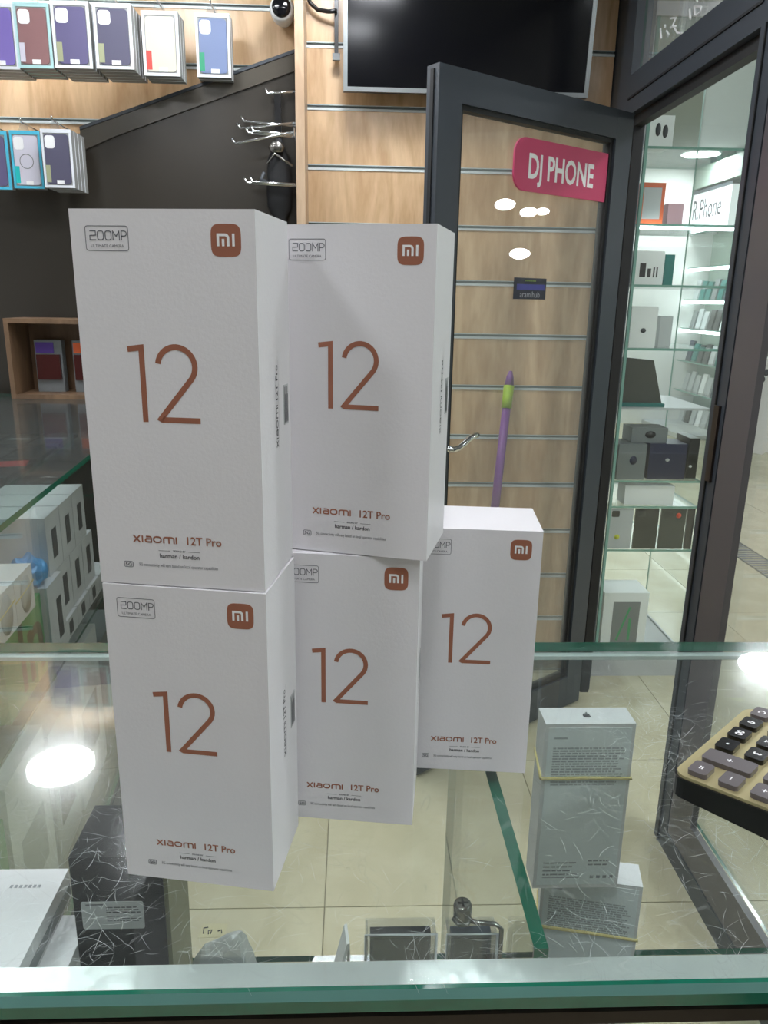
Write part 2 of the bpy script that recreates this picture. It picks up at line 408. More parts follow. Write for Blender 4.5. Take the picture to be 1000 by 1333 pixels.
MB().box(UW+.002, UW+.018, VN-.185, VN-.072, 0.165, 2.46).box(UW+.002, UW+.018, -1.9, VN-.072, .062, .165).build('inner_frame', M_frame2, wall_r, bevel=.002, seg=1)
MB().box(UW-.006, UW+.006, VN-.055, VN-.03, 1.02, 1.20).build('lock_plate', M_bronze, wall_r, bevel=.002)
# panes
b = MB(); b.slab(0, UW+.025, UW+.033, VN, VF, 2.10, 2.46); w1 = struct(b, 'window_1', [G_pane, G_edge])
b = MB(); b.slab(0, UW+.020, UW+.028, -1.9, VN-.10, .165, 2.46); w2 = struct(b, 'window_2', [G_pane, G_edge])
# handwriting on the transom pane
def scribble(pixels, wd=.006):
    mb = MB(); 
    for st in pixels:
        P = []
        for (x, y) in st:
            h = hit(x, y, 'u', UW+.0245); P.append(Vector((UW+.0245, h.y, h.z)))
        mb.tube(P, wd/2, 6)
    mb.build('handwriting', M_white, w1)
scribble([[(860, 37), (861, 50)], [(866, 32), (866, 36)], [(868, 40), (871, 45), (869, 48)], [(873, 24), (880, 23), (876, 33), (882, 43), (888, 43)], [(873, 36), (880, 34)],
          [(898, 12), (899, 25)], [(904, 8), (905, 20), (912, 16), (913, 9), (905, 8)], [(907, 0), (908, 2)]], .005)

# ------------------------------------------------------------------ door leaf (opened inwards)
HL = Vector((.822, 2.500)); FL = Vector((.187, 2.048))
dv = FL - HL; LW = dv.length
door = bpy.data.objects.new('door_1', None); col.objects.link(door)
door.location = W(HL.x, HL.y, 0); door.rotation_euler = (0, 0, math.atan2(-dv.y, -dv.x) + A)
door['kind'] = 'structure'
# local: +x from free edge towards hinge is the leaf direction; origin at hinge, free edge at x=-LW; camera side is -y
DH = 1.972
SW = .078
b = MB(); b.box(-LW, -LW+SW, -.0225, .0225, .012, DH); b.build('stile', M_frame, door, bevel=.003)
b = MB(); b.box(-SW, 0, -.0225, .0225, .012, DH); b.build('stile', M_frame, door, bevel=.003)
b = MB(); b.box(-LW+SW, -SW, -.0222, .0222, DH-.078, DH); b.build('rail', M_frame, door, bevel=.003)
b = MB(); b.box(-LW+SW, -SW, -.0222, .0222, .012, .13); b.build('rail', M_frame, door, bevel=.003)
b = MB()
for (x0, x1, z0, z1) in ((-LW+SW, -LW+SW+.012, .13, DH-.078), (-SW-.012, -SW, .13, DH-.078), (-LW+SW, -SW, DH-.09, DH-.078), (-LW+SW, -SW, .13, .142)): b.box(x0, x1, -.014, .014, z0, z1)
b.build('gasket', M_rubber, door)
b = MB(); b.box(-LW-.004, -LW, -.006, .006, .02, DH-.01); b.build('edge_seal', M_rubber, door)
b = MB(); b.slab(1, -LW+SW+.002, -SW-.002, -.004, .004, .132, DH-.08); b.build('pane', [G_pane, G_edge], door)
# lever handle
b = MB(); b.lathe([(.001, .0), (.017, .0), (.017, .006), (.009, .010), (.009, .04), (.0095, .043), (.001, .043)], 20, M=Matrix.Translation((-LW+.045, -.0225, 1.035)) @ Matrix.Rotation(math.pi/2, 4, 'X'))
hp = [(-LW+.045, -.060, 1.035), (-LW+.058, -.062, 1.032), (-LW+.075, -.064, 1.034), (-LW+.095, -.066, 1.045), (-LW+.115, -.067, 1.058), (-LW+.135, -.066, 1.065), (-LW+.150, -.062, 1.064)]
b.tube(hp, [.009, .009, .0088, .0085, .0085, .0085, .007], 12)
b.build('handle', M_chrome, door)
# sign on the pane
def leaf_xy(px, py, yl):
    M = door.matrix_basis; Mi = M.inverted(); o = Mi @ CAM; d = (Mi.to_3x3() @ ray(px, py)); t = (yl - o.y)/d.y; p = o + t*d; return p
bpy.context.view_layer.update()
sA_, sB_, sC_ = leaf_xy(668, 218, -.006), leaf_xy(782, 190, -.006), leaf_xy(776, 258, -.006)
sx0, sx1 = sA_.x, -SW-.013
sz1 = leaf_xy(720, 186, -.006).z; sz0 = leaf_xy(720, 254, -.006).z
r_ = (sz1-sz0)/2*.62
sign = tag(bpy.data.objects.new('shop_sign', None), 'pink rounded shop sign reading DJ PHONE on the open door pane', 'sign')
col.objects.link(sign); sign.location = door.matrix_basis @ Vector((0, -.0042, 0)); sign.rotation_euler = door.rotation_euler
pts = [(sx1, sz0), (sx1, sz1)] + [(sx0 + r_*1.0 - r_*math.sin(a)*1.0, (sz1 - r_) + r_*math.cos(a)) for a in [math.pi/2*k/6 for k in range(7)]] + [(sx0 + r_ - r_*math.cos(a), (sz0 + r_) - r_*math.sin(a)) for a in [math.pi/2*k/6 for k in range(7)]]
b = MB(); b.prism(pts, 1, -.006, 0); b.build('sign_board', M_pink, sign)
text('DJ PHONE', .088, M_white, sign, ((sx0+sx1)/2-.004, -.0064, (sz0+sz1)/2-.032), align='CENTER', sx=.70, bold=.0022)
lA, lB = leaf_xy(668, 361, 0), leaf_xy(708, 390, 0)
stk = tag(bpy.data.objects.new('door_sticker', None), 'small black sticker with two lines of writing in the middle of the door pane', 'sticker')
col.objects.link(stk); stk.location = door.matrix_basis @ Vector(((lA.x+lB.x)/2, -.0042, (lA.z+lB.z)/2)); stk.rotation_euler = door.rotation_euler
sw_, sh_ = (lB.x-lA.x)/2, (lA.z-lB.z)/2
b = MB(); b.box(-sw_, sw_, -.001, 0, -sh_, sh_); b.build('sticker_sheet', mat('black vinyl', (22, 24, 40), .4), stk)
b = MB(); b.box(-sw_+.012, sw_-.004, -.0013, -.001, -.004, .012); b.build('blue_band', mat('violet blue print', (58, 60, 130), .5), stk)
text('aramihub', .024, M_lightink, stk, (0, -.0016, -.024), sx=.95)
text('•••••••••', .016, mat('green ink', (120, 150, 60), .5), stk, (0, -.0016, .016), sx=.9)

# ------------------------------------------------------------------ ceiling lamps
def lamp(u, v, z, r, m, label, group):
    t = thing('ceiling_lamp', label, 'lamp', u, v, z, group=group)
    MB().lathe([(r, -.022), (r+.012, -.022), (r+.016, -.016), (r+.016, -.0005), (r, -.0005)], 32, closed=True).build('rim', M_white, t)
    MB().lathe([(.001, -.021), (r*.995, -.021), (r*.995, -.006), (.001, -.006)], 64).build('diffuser', m, t)
    return t
for (u, v) in ((-1.095, 2.54), (.0, .10), (-.95, 1.35), (-.92, -.28), (.08, 1.48), (-.60, 2.12), (-.03, 2.33), (-1.75, 1.6)):  # the next to last is an added hidden lamp brightening the slat wall
    lamp(u, v, ceil_z, .12, M_lamp, 'round white ceiling lamp inside the shop', 'ceiling lamps in the shop')
for (u, v) in ((2.2, 1.0), (2.60, 4.18), (3.6, 8.5), (1.6, -.6), (3.3, -.6), (1.9, 6.2)):
    lamp(u, v, 2.95, .19, M_lampo, 'round ceiling lamp over the corridor beyond the door', 'corridor ceiling lamps')

def door_bounce(px, py, u_at):
    h, l = W(HL.x, HL.y), W(FL.x, FL.y); d = (h-l).normalized(); n = Vector((d.y, -d.x, 0)); r = ray(px, py)
    P = CAM + r*((h-CAM).dot(n)/r.dot(n)); r2 = r - 2*r.dot(n)*n; k = (u_at - (P.x*cA+P.y*sA))/(r2.x*cA+r2.y*sA); Q = P + k*r2
    return -Q.x*sA + Q.y*cA, Q.z
for (px, py, r_) in ((657, 266, .072), (688, 276, .06), (706, 275, .045), (676, 330, .070)):  # added wall lamps stand in for far lamps reflected in the door pane
    vv, zz = door_bounce(px, py, 4.14)
    t = thing('added_wall_lamp', 'oval lamp added on the corridor wall opposite, placed to be mirrored in the door', 'lamp', 4.2, vv, zz, group='added lamps mirrored in the door')
    Mw = Matrix.Diagonal((1, 1, .55, 1)) @ Matrix.Rotation(-math.pi/2, 4, 'Y')
    MB().lathe([(r_, .0), (r_, .05), (r_*.92, .05), (r_*.92, .045), (.001, .045), (.001, 0)][:2] + [(r_*1.04, .05), (r_*1.04, 0)], 20, M=Mw, closed=True).build('housing', M_white, t)
    MB().lathe([(.001, .03), (r_*.98, .03), (r_*.98, .042), (.001, .042)], 20, M=Mw).build('diffuser', M_lampo, t)

# ------------------------------------------------------------------ main counter
ctr = thing('display_counter', 'glass display counter in the foreground with the white boxes on its scratched top', 'counter', 0, 0, 0)
C0, C1, V0, V1 = -1.25, .80, .290, .682
b = MB(); b.prism([(V0, ZT-.010), (V0+.0059, ZT-.010), (V0+.0059, ZT), (V0+.0035, ZT), (V0, ZT-.0030)], 0, C0, C1, 0); b.bm.faces.ensure_lookup_table()
for f in b.bm.faces:
    f.normal_update(); f.material_index = 1 if abs(f.normal.y) > .1 and abs(f.normal.z) > .1 else 0
b.build('polished_edge', [G_edge, G_thick], ctr)
b = MB(); b.slab(2, C0, C1, V0+.006, V1, ZT-.010, ZT); b.build('glass_top', [G_counter, G_edge], ctr)
b = MB(); b.box(C0, C1, V0+.0065, V0+.030, ZT-.016, ZT-.0104); b.build('front_rail', M_rail, ctr, bevel=.0008)
b = MB(); b.box(C0, C1, V0+.003, V0+.020, ZT-.0240, ZT-.0162); b.build('front_bar', M_bronze, ctr, bevel=.001)
b = MB(); b.slab(1, C0, C1, V0+.006, V0+.012, .70, ZT-.0242); b.build('front_pane', [G_side, G_edge], ctr)
b = MB(); b.box(C0, C1, V1-.010, V1-.002, ZT-.014, ZT-.0102); b.build('back_bead', M_aluw, ctr)
b = MB(); b.slab(2, C0, C1, V0+.014, V1-.004, .716, .724); b.build('glass_shelf', [G_shelf, G_edge], ctr)
b = MB(); b.slab(0, .0985, .1065, V0+.036, V1-.012, .7245, ZT-.0104); b.build('glass_divider', [G_shelf, G_edge], ctr)
for q_ in ((C0, C0+.03, V0+.014, V0+.05, 0, ZT-.035), (C1-.03, C1, V0+.014, V0+.05, 0, ZT-.035), (C0, C0+.03, V1-.04, V1-.005, 0, ZT-.015), (C1-.03, C1, V1-.04, V1-.005, 0, ZT-.015)): MB().box(*q_).build('corner_post', M_frame, ctr)
b = MB(); b.box(C0, C1, V0+.02, V0+.03, .0, .70); b.build('kick_panel', M_frame, ctr)
rnd = random.Random(21); b = MB()
def hair(u, v):
    L_ = rnd.uniform(.004, .020) * (1 if rnd.random() < .85 else 1.6); a0 = rnd.uniform(0, 2*math.pi); bend = rnd.uniform(-.9, .9); wd = rnd.uniform(.00005, .00014); n = 4; P = [Vector((u, v))]
    for k in range(n): P.append(P[-1] + Vector((math.cos(a0+bend*k/n), math.sin(a0+bend*k/n)))*L_/n)
    vs = []
    for k, p in enumerate(P):
        a = a0 + bend*min(k, n-1)/n; nn = Vector((-math.sin(a), math.cos(a)))*wd/2*(1-.7*abs(2*k/n-1))
        vs.append((b.bm.verts.new((p.x+nn.x, p.y+nn.y, ZT+.00006)), b.bm.verts.new((p.x-nn.x, p.y-nn.y, ZT+.00006))))
    for k in range(n): b.bm.faces.new([vs[k][0], vs[k][1], vs[k+1][1], vs[k+1][0]])
def patch(n, cu, cv, su, sv):
    for _ in range(n):
        u, v = rnd.gauss(cu, su), rnd.gauss(cv, sv)
        if V0+.03 < v < V1-.03: hair(u, v)
patch(620, -.23, .48, .07, .07); patch(260, -.15, .35, .06, .03); patch(380, .245, .50, .03, .06); patch(160, .20, .40, .06, .04); patch(240, .0, .45, .35, .12); patch(120, .05, .325, .15, .012)
for _ in range(700):
    hair(rnd.uniform(-.30, .40), V0+.030-rnd.random()**2*.010) if rnd.random() < .3 else None
hs = b.build('surface_scratches', mat('scratch in glass', (214, 224, 224), .4), ctr, fixn=False); hs['kind'] = 'stuff'
# glass clamp with its screw, on the divider
t = thing('glass_clamp', 'steel screw clamp with a bent rod beside the glass divider', 'clamp', .071, hit(605, 1172, 'z', 1.058).y, 1.052)
b = MB(); b.lathe([(.001, -.007), (.0052, -.007), (.0058, -.005), (.0050, -.0035), (.0060, -.002), (.0060, .002), (.0053, .0038), (.0046, .0041), (.001, .0041)], 24); b.build('screw_head', M_steel, t)
b = MB(); b.box(-.0034, .0034, -.0006, .0006, .0042, .0045).box(-.0006, .0006, -.0034, .0034, .0042, .0045); b.build('screw_slot', M_rubber, t)
b = MB(); b.lathe([(.001, -.011), (.0045, -.011), (.0068, -.0088), (.0060, -.0071), (.001, -.0071)], 6); b.build('nut', M_steel, t)
b = MB(); b.tube([(.004, 0, -.009), (.009, -.003, -.0085), (.021, -.0045, -.0085), (.0245, -.006, -.011), (.0245, -.008, -.10), (.0245, -.008, -.16)], .0015, 8); b.build('rod', M_steel, t)

# ------------------------------------------------------------------ the five phone boxes
BW, BH, BD = .087, .18066, .05734
def fx(u): return u*BW
def fz(v): return v*BH
def glyph_12(mb, x0, x1, z0, z1, wd):
    w_, h_ = x1-x0, z1-z0
    X = lambda a: x0 + a*w_; Z = lambda a: z0 + a*h_
    mb.ribbon([(X(.0), Z(.94)-wd*.2), (X(.2), Z(1.0)-wd*.7), (X(.2), Z(0))], wd)
    cx, r = X(.69), .265*w_
    a = arc(cx, Z(1)-wd/2-r, r, r, 172, -38, 22)
    mb.ribbon(a + [(X(.425), Z(0)+wd*.65), (X(.425)+wd*.25, Z(0)+wd*.5), (X(1.0), Z(0)+wd*.5)], wd)
def squircle(cx, cz, r, n=40, p=4.2):
    return [(cx + r*math.copysign(abs(math.cos(a))**(2/p), math.cos(a)), cz + r*math.copysign(abs(math.sin(a))**(2/p), math.sin(a))) for a in [2*math.pi*k/n for k in range(n)]]
def wordmark(mb, x0, z0, h, wd, y=0):
    """the maker's word in its own wide lower-case letters; returns the end"""
    x = x0
    mb.ribbon([(x, z0+h), (x+h*.95, z0)], wd, y); mb.ribbon([(x+h*.95, z0+h), (x, z0)], wd, y); x += h*1.30      # x
    mb.ribbon([(x, z0+h), (x, z0)], wd, y); x += h*.42                                                           # dotless i
    mb.ribbon([(x+h*.12, z0+h-wd*.5)] + [(x+h*.55, z0+h-wd*.5)] + arc(x+h*.62, z0+h*.66, h*.26, h*.34-wd*.5, 70, 0, 5) + [(x+h*.88, z0)], wd, y)
    mb.ribbon([(x+h*.88, z0+h*.56), (x+h*.28, z0+h*.56)] + arc(x+h*.28, z0+h*.28+wd*.25, h*.26, h*.28-wd*.25, 90, 270, 6) + [(x+h*.88, z0+wd*.5)], wd, y); x += h*1.22   # a
    mb.ribbon(rrect(x, x+h*1.12, z0+wd*.5, z0+h-wd*.5, h*.42), wd, y, closed=True); x += h*1.48               # o
    mb.ribbon([(x, z0), (x, z0+h*.6)] + arc(x+h*.36, z0+h*.62, h*.36, h*.38-wd*.5, 180, 90, 5) + [(x+h*1.15, z0+h-wd*.5)] + arc(x+h*1.15, z0+h*.62, h*.34, h*.38-wd*.5, 90, 0, 5) + [(x+h*1.49, z0)], wd, y)
    mb.ribbon([(x+h*.76, z0+h-wd*.5), (x+h*.76, z0)], wd, y); x += h*1.84                                        # m
    mb.ribbon([(x, z0+h), (x, z0)], wd, y); return x + h*.2
def phone_box(label):
    t = thing('phone_box', label, 'phone box', group='white phone boxes stacked on the counter', world=True)
    b = MB(); b.box(0, BW, 0, BD, 0.0002, BH-.0002); b.build('carton', M_paper, t, bevel=.0007, seg=2)
    b = MB(); glyph_12(b, fx(.268), fx(.662), fz(.4665), fz(.672), .0027); b.build('numeral', M_copper, t, fixn=False)
    b = MB(); b.prism(squircle(fx(.8437), fz(.9266), .0070), 1, -.0001, .0001); lg = b.build('logo', M_copper, t)
    b = MB(); q = .0070; cx, cz = fx(.8437), fz(.9266)
    b.ribbon([(cx-q*.52, cz-q*.36), (cx-q*.52, cz+q*.33), (cx-q*.05, cz+q*.33)] + arc(cx-q*.05, cz+q*.14, q*.2, q*.19, 90, 0, 4) + [(cx+q*.15, cz-q*.36)], q*.17, -.0001)
    b.ribbon([(cx-q*.18, cz+q*.08), (cx-q*.18, cz-q*.36)], q*.17, -.0001)
    b.ribbon([(cx+q*.50, cz+q*.41), (cx+q*.50, cz-q*.36)], q*.17, -.0001); b.build('logo_letters', M_white, lg, fixn=False)
    # camera badge
    x0, x1, z0, z1 = fx(.083), fx(.3175), fz(.9), fz(.9585)
    b = MB(); b.ribbon(rrect(x0, x1, z0, z1, .0011, 3), .00030, closed=True); bd = b.build('camera_badge', M_ink, t, fixn=False)
    h = .0038; zb = z0 + .0046; x = x0+.0021; b = MB(); wd = .00042; pt = .0037; dw = .0028
    b.ribbon([(x, zb+h), (x+dw, zb+h), (x+dw, zb+h*.52), (x, zb+h*.48), (x, zb), (x+dw+.0001, zb)], wd)
    for k in (1, 2): b.ribbon(rrect(x+pt*k, x+pt*k+dw, zb, zb+h, .0009, 3), wd, closed=True)
    xm = x+pt*3; b.ribbon([(xm, zb-wd/2), (xm, zb+h), (xm+.0015, zb+h*.4), (xm+.0030, zb+h), (xm+.0030, zb-wd/2)], wd)
    xp = xm+.0040; b.ribbon([(xp, zb-wd/2), (xp, zb+h), (xp+.0014, zb+h)] + arc(xp+.0014, zb+h*.72, .0011, h*.28, 90, -90, 6) + [(xp, zb+h*.44)], wd)
    b.build('badge_digits', M_ink, bd, fixn=False)
    text('ULTIMATE CAMERA', .0018, M_ink, bd, ((x0+x1)/2, -.00015, z0+.0014), sx=1.0)
    # brand line
    zb = fz(.1387) - .0021; b = MB(); xe = wordmark(b, fx(.222), zb, .0036, .00078); b.build('brand_word', M_copper, t, fixn=False)
    text('12T Pro', .0060, M_copper, t, (fx(.752), -.00015, zb-.0001), name='model_word', align='RIGHT', sx=.95, bold=.00009)
    # small print
    text('harman / kardon', .0032, M_darkink, t, (fx(.495), -.00015, fz(.0845)), name='sound_print', sx=.98, bold=.00004)
    text('SOUND BY', .0013, M_ink, t, (fx(.495), -.00015, fz(.1035)), name='sound_print', bold=.00003)
    b = MB(); b.ribbon([(fx(.37), fz(.1055)), (fx(.44), fz(.1055))], .0002); b.ribbon([(fx(.55), fz(.1055)), (fx(.62), fz(.1055))], .0002); b.build('print_rule', M_ink, t, fixn=False)
    text('5G connectivity will vary based on local operator capabilities', .00235, M_ink, t, (fx(.245), -.00015, fz(.0605)-.0006), name='small_print', align='LEFT', sx=.72)
    b = MB(); b.ribbon(rrect(fx(.181)-.0023, fx(.181)+.0023, fz(.0600)-.0015, fz(.0600)+.0015, .0007, 3), .00028, closed=True); g5 = b.build('network_badge', M_ink, t, fixn=False)
    text('5G', .0024, M_ink, g5, (fx(.181), -.00015, fz(.0600)-.0009), sx=1.2, bold=.00006)
    # right side: vertical word, rule and sticker.  local frame turned so that -y faces +x
    sd = bpy.data.objects.new('side_print', bpy.data.meshes.new('side_print')); col.objects.link(sd); sd.parent = t
    b = MB(); b.ribbon([(0, 0), (.0455, 0)], .0002); me = b.build('x', M_ink, None, fixn=False); sd.data = me.data; bpy.data.objects.remove(me)
    sd.matrix_local = Matrix.Translation((BW, BD*.58, fz(.372))) @ Matrix.Rotation(math.pi/2, 4, 'Z') @ Matrix.Rotation(-math.pi/2, 4, 'Y')
    b = MB(); xe = wordmark(b, .0015, .0016, .0034, .0007); b.build('brand_word', M_darkink, sd, fixn=False)
    text('12T Pro', .0056, M_darkink, sd, (xe+.0012, -.00015, .0015), name='model_word', align='LEFT', bold=.0001)
    st = bpy.data.objects.new('side_sticker', MB().box(-.0105, .0105, -.0001, .0001, -.0045, .0045).build('side_sticker', M_silver).data)
    for o in list(col.objects):
        if o.data is st.data and o is not st: bpy.data.objects.remove(o)
    st.name = 'side_sticker'; col.objects.link(st); st.parent = t
    st.matrix_local = Matrix.Translation((BW+.0001, BD*.84, fz(.49))) @ Matrix.Rotation(math.pi/2, 4, 'Z') @ Matrix.Rotation(-math.pi/2, 4, 'Y')
    b = MB()
    for k in range(6): b.ribbon([(-.0095, .0034-.0013*k), (.0095 - (.004 if k % 2 else .0), .0034-.0013*k)], .00055, -.0001)
    b.build('sticker_print', M_darkink, st, fixn=False)
    return t
pb = phone_box('')
poses = [((-.14501, .36727), -.1318, 0, 'white phone box at the bottom of the left pair, a copper 12 on its front'),
         ((-.14557, .36790), -.1217, 1, 'white phone box on top of the left pair, its copper 12 brightest'),
         ((-.06528, .42168), -.0880, 0, 'white phone box in the middle at the bottom, under another box'),
         ((-.06001, .42875), -.2364, 1, 'white phone box on top of the middle one, turned slightly, partly in shadow'),
         ((.01701, .47676), -.0568, 0, 'white phone box standing alone at the right, its bright top uncovered')]
for i, (xy, yaw, lev, lab) in enumerate(poses):
    o = pb if i == 0 else dup(pb)
    o.location = (xy[0], xy[1], ZT + .0002 + lev*(BH+.0002)); o.rotation_euler = (0, 0, yaw); o['label'] = lab

# ------------------------------------------------------------------ calculator
calc = thing('calculator', 'champagne gold desk calculator with black and grey keys at the right edge', 'calculator')
K = hit(873, 997, 'z', ZT+.021)
Eb = hit(973, 908, 'z', ZT+.024) - K; Eb.z = 0; Eb.normalize()      # along the bottom edge, from right to left as one reads it
Er = Vector((-Eb.y, Eb.x, 0)); Er = -Er                             # up, as one reads it
# local frame: x = reading right (-Eb), y = reading up (Er)
calc.location = W(K.x, K.y, ZT)
ang = math.atan2(-Eb.y, -Eb.x)
calc.rotation_euler = (0, 0, ang + A)
calc.scale = (.87, .87, .84)
CW, CH = .150, .195
def wedge(mb, x0, x1, y0, y1, z0, za, zb, r=.012, mi=0, inset=0):
    o = rrect(x0, x1, y0, y1, r, 6); a = []; c = []
    for (x, y) in o:
        a.append(mb.bm.verts.new((x, y, z0))); f = (y)/CH; c.append(mb.bm.verts.new((x, y, za + (zb-za)*f)))
    mb.bm.faces.new(list(reversed(a))).material_index = mi; mb.bm.faces.new(c).material_index = mi
    for i in range(len(o)):
        j = (i+1) % len(o); mb.bm.faces.new([a[i], a[j], c[j], c[i]]).material_index = mi
b = MB(); wedge(b, -CW, 0, 0, CH, .001, .017, .034); b.build('case', M_black, calc, bevel=.0015)
b = MB(); wedge(b, -CW+.0015, -.0015, .0015, CH-.0015, .016, .0195, .0365, r=.011); b.build('face_plate', M_gold, calc, bevel=.0006)
def zt(y): return .0196 + .017*y/CH
tilt = math.atan(.017/CH)
def key(cx, cy, wx, wy, m, s, sm=M_white, hh=.0042, ts=.0085):
    b = MB(); M = Matrix.Translation((cx, cy, zt(cy))) @ Matrix.Rotation(tilt, 4, 'X')
    b.prism(rrect(-wx/2, wx/2, -wy/2, wy/2, .0028, 4), 2, -.001, hh, M=M)
    k = b.build('key', m, calc, bevel=.0009)
    if s:
        p = M @ Vector((0, -ts*.33, hh+.0001)); text(s, ts, sm, k, p, rot=(tilt, 0, 0), name='key_symbol', bold=.0002)
    return k
kx = [-.0155 - .0245*i for i in range(6)]         # columns counted from the right edge
ky = [.018 + .0235*i for i in range(6)]
KW, KD = .0185, .0150
rows = [['=', None, '•', '00', '0', 'C'], ['–', None, '3', '2', '1', 'AC'], ['÷', '×', '6', '5', '4', '%'], ['M+', 'M-', '9', '8', '7', '►']]
for r, row in enumerate(rows):
    for c_, s in enumerate(row):
        if s is None: continue
        grey = c_ in (0, 1, 5) or r == 3 and c_ < 2
        key(kx[c_], ky[r], KW, KD, M_keyg if grey else M_keyb, s)
key(kx[1], (ky[0]+ky[1])/2, KW, KD+.0235, M_keyg, '+')
b = MB(); b.box(-CW+.014, -.014, .135, .180, 0, .0012, M=Matrix.Translation((0, 0, .0198)) @ Matrix.Shear('XY', 4, (0, 0)) @ Matrix.Rotation(tilt, 4, 'X')); b.build('display', M_screen, calc)

# ------------------------------------------------------------------ goods inside the main counter
def text_lines(mb, x0, x1, zt_, n, dz, wd, y=0, rag=.3, gap=0):
    for k in range(n):
        e = x1 - (x1-x0)*rag*random.random(); x = x0
        while x < e:
            q = min(x + random.uniform(.0018, .0075), e)
            if q - x > .0008: mb.ribbon([(x, zt_-k*dz), (q, zt_-k*dz)], wd, y)
            x = q + .0009
M_print = mat('faint grey print', (176, 179, 184), .5)
M_label = mat('printed grey back', (234, 238, 242), .3, noise=.04)
def white_pack(label, w_, d_, h_, u, v, z, rz, band_z, apple=True, text_h=(.93, .70), group='banded white phone boxes inside the counter'):
    t = thing('phone_box', label, 'phone box', u, v, z, rz, group)
    MB().box(0, w_, 0, d_, .0002, h_-.0002).build('carton', M_paper, t, bevel=.0006)
    MB().box(.003, w_-.003, -.0003, 0, .004, h_-.004).build('back_label', M_label, t)
    b = MB(); z1 = h_-.014
    b.ribbon([(.008, z1), (.02, z1)], .0018, -.0003)
    text_lines(b, .008, w_-.006, z1-.010, 15, .0026, .0016, -.0003, rag=.12); b.build('fine_print', M_print, t, fixn=False)
    b = MB(); text_lines(b, .008, w_*.55, .028, 4, .0042, .0016, -.0003, rag=.3); text_lines(b, w_*.62, w_-.009, .030, 2, .0042, .0017, -.0003, rag=.1)
    b.ribbon([(.008, .012), (w_*.55, .012)], .0008, -.0003)
    for k in range(4): b.ribbon([(w_*.66+k*.006, .0125), (w_*.66+k*.006+.0035, .0125)], .003, -.0003)
    b.build('small_print', M_lightink, t, fixn=False)
    b = MB(); e = .0006
    lp = [(-e, -e, band_z), (w_/2, -e-.0003, band_z+.0006), (w_+e, -e, band_z-.0005), (w_+e, d_+e, band_z+.012), (-e, d_+e, band_z+.012), (-e, -e, band_z)]
    b.tube(lp, .0016, 8, caps=False); b.build('rubber_band', M_rubberband, t)
    if apple:
        b = MB(); s_ = .0034
        ap = arc(-s_*.42, 0, s_*.62, s_*.95, 90, 270, 8) + arc(s_*.42, 0, s_*.62, s_*.95, -90, -25, 4) + arc(s_*1.15, s_*.15, s_*.42, s_*.42, 230, 130, 4) + arc(s_*.42, 0, s_*.62, s_*.95, 35, 90, 3)
        b.prism([(w_/2 + x, d_/2 + y) for x, y in ap], 2, h_-.0002, h_)
        b.prism([(w_/2 + x, d_/2 + s_*1.35 + y) for x, y in ((0, -.0012), (.0014, -.0006), (.0016, .0012), (.0002, .0006))], 2, h_-.0002, h_)
        b.build('fruit_logo', M_darkink, t)
    return t
white_pack('white phone box with a rubber band standing in the counter, upper of two', .079, .027, .171, .167, .5745, .9035, 0, .117)
lowp = white_pack('lower white phone box in the counter, turned aslant under the upright one', .092, .030, .178, .181, .594, .7248, -.21, .118, apple=False)
# black carton with grey label
DV = .556
dx0, dx1 = hit(96, 1180, 'v', DV).x, hit(214, 1180, 'v', DV).x; dzt = hit(150, 1116, 'v', DV).z - .7248
la, lb_ = hit(105, 1174, 'v', DV), hit(189, 1208, 'v', DV)
t = thing('dark_carton', 'black carton with a grey printed label inside the counter', 'carton', dx0, DV, .7248, 0)
DW = dx1-dx0
MB().box(0, DW, 0, .070, 0, dzt).build('carton', mat('matt black card', (18, 20, 23), .6, noise=.1, spec=.15), t, bevel=.001)
lx0, lx1, lz0, lz1 = la.x-dx0, lb_.x-dx0, lb_.z-.7248, la.z-.7248
lb = MB().prism(rrect(lx0, lx1, lz0, lz1, .002, 3), 1, -.0004, 0).build('label', M_silver, t)
b = MB(); lw_ = lx1-lx0; text_lines(b, lx0+lw_*.40, lx1-.002, lz1-.006, 3, .0026, .0012, -.0004, rag=.15); text_lines(b, lx0+lw_*.40, lx1-.002, lz1-.0155, 3, .0024, .0008, -.0004, rag=.1); b.ribbon([(lx0+.004, lz1-.003), (lx0+lw_*.36, lz1-.003)], .0010, -.0004); b.build('label_print', M_darkink, lb, fixn=False)
MB().box(DW+.0002, DW+.004, .001, .069, 0.002, dzt-.004).build('edge_strip', mat('olive card edge', (112, 112, 84), .5), t)
# flat white box on a second one
t = thing('flat_carton', 'flat white carton with printed picture at the left in the counter, uppermost', 'carton', -.268, .30+.035, .868, .0)
MB().box(-.16, 0, 0, .278, 0, .031).build('carton', M_paper, t, bevel=.0008)
MB().box(.0002, .0006, .002, .276, .004, .016).build('side_band', M_grey, t)
text('PRIVATEX'[:0] + 'xıaomı'.upper()[:0] + 'redıvon'[:0] + 'ıɐɯoɐ', .010, M_lightink, t, (-.028, .252, .0313), rot=(0, 0, math.pi), name='maker_word') if False else None
b = MB()
for k, (x, y) in enumerate(((-.018, .045), (-.022, .030))):
    b.lathe([(.0001, .0311), (.0045, .0311), (.0045, .0314), (.0001, .0314)], 16, M=Matrix.Translation((x, y, 0)))
b.build('printed_lens', M_darkink, t)
MB().prism([(-.075, .205), (-.046, .215), (-.046, .205), (-.060, .190), (-.075, .186)], 2, .0311, .0314).build('printed_picture', mat('blue grey print', (96, 132, 150), .4), t)
b = MB(); 
for k in range(7): b.box(-.045+.0042*k, -.0425+.0042*k, .254, .2575, .0311, .0313)
b.build('printed_word', M_lightink, t)
t = thing('flat_carton', 'white carton lying beneath the flat one at the left in the counter', 'carton', -.243, .34, .7248)
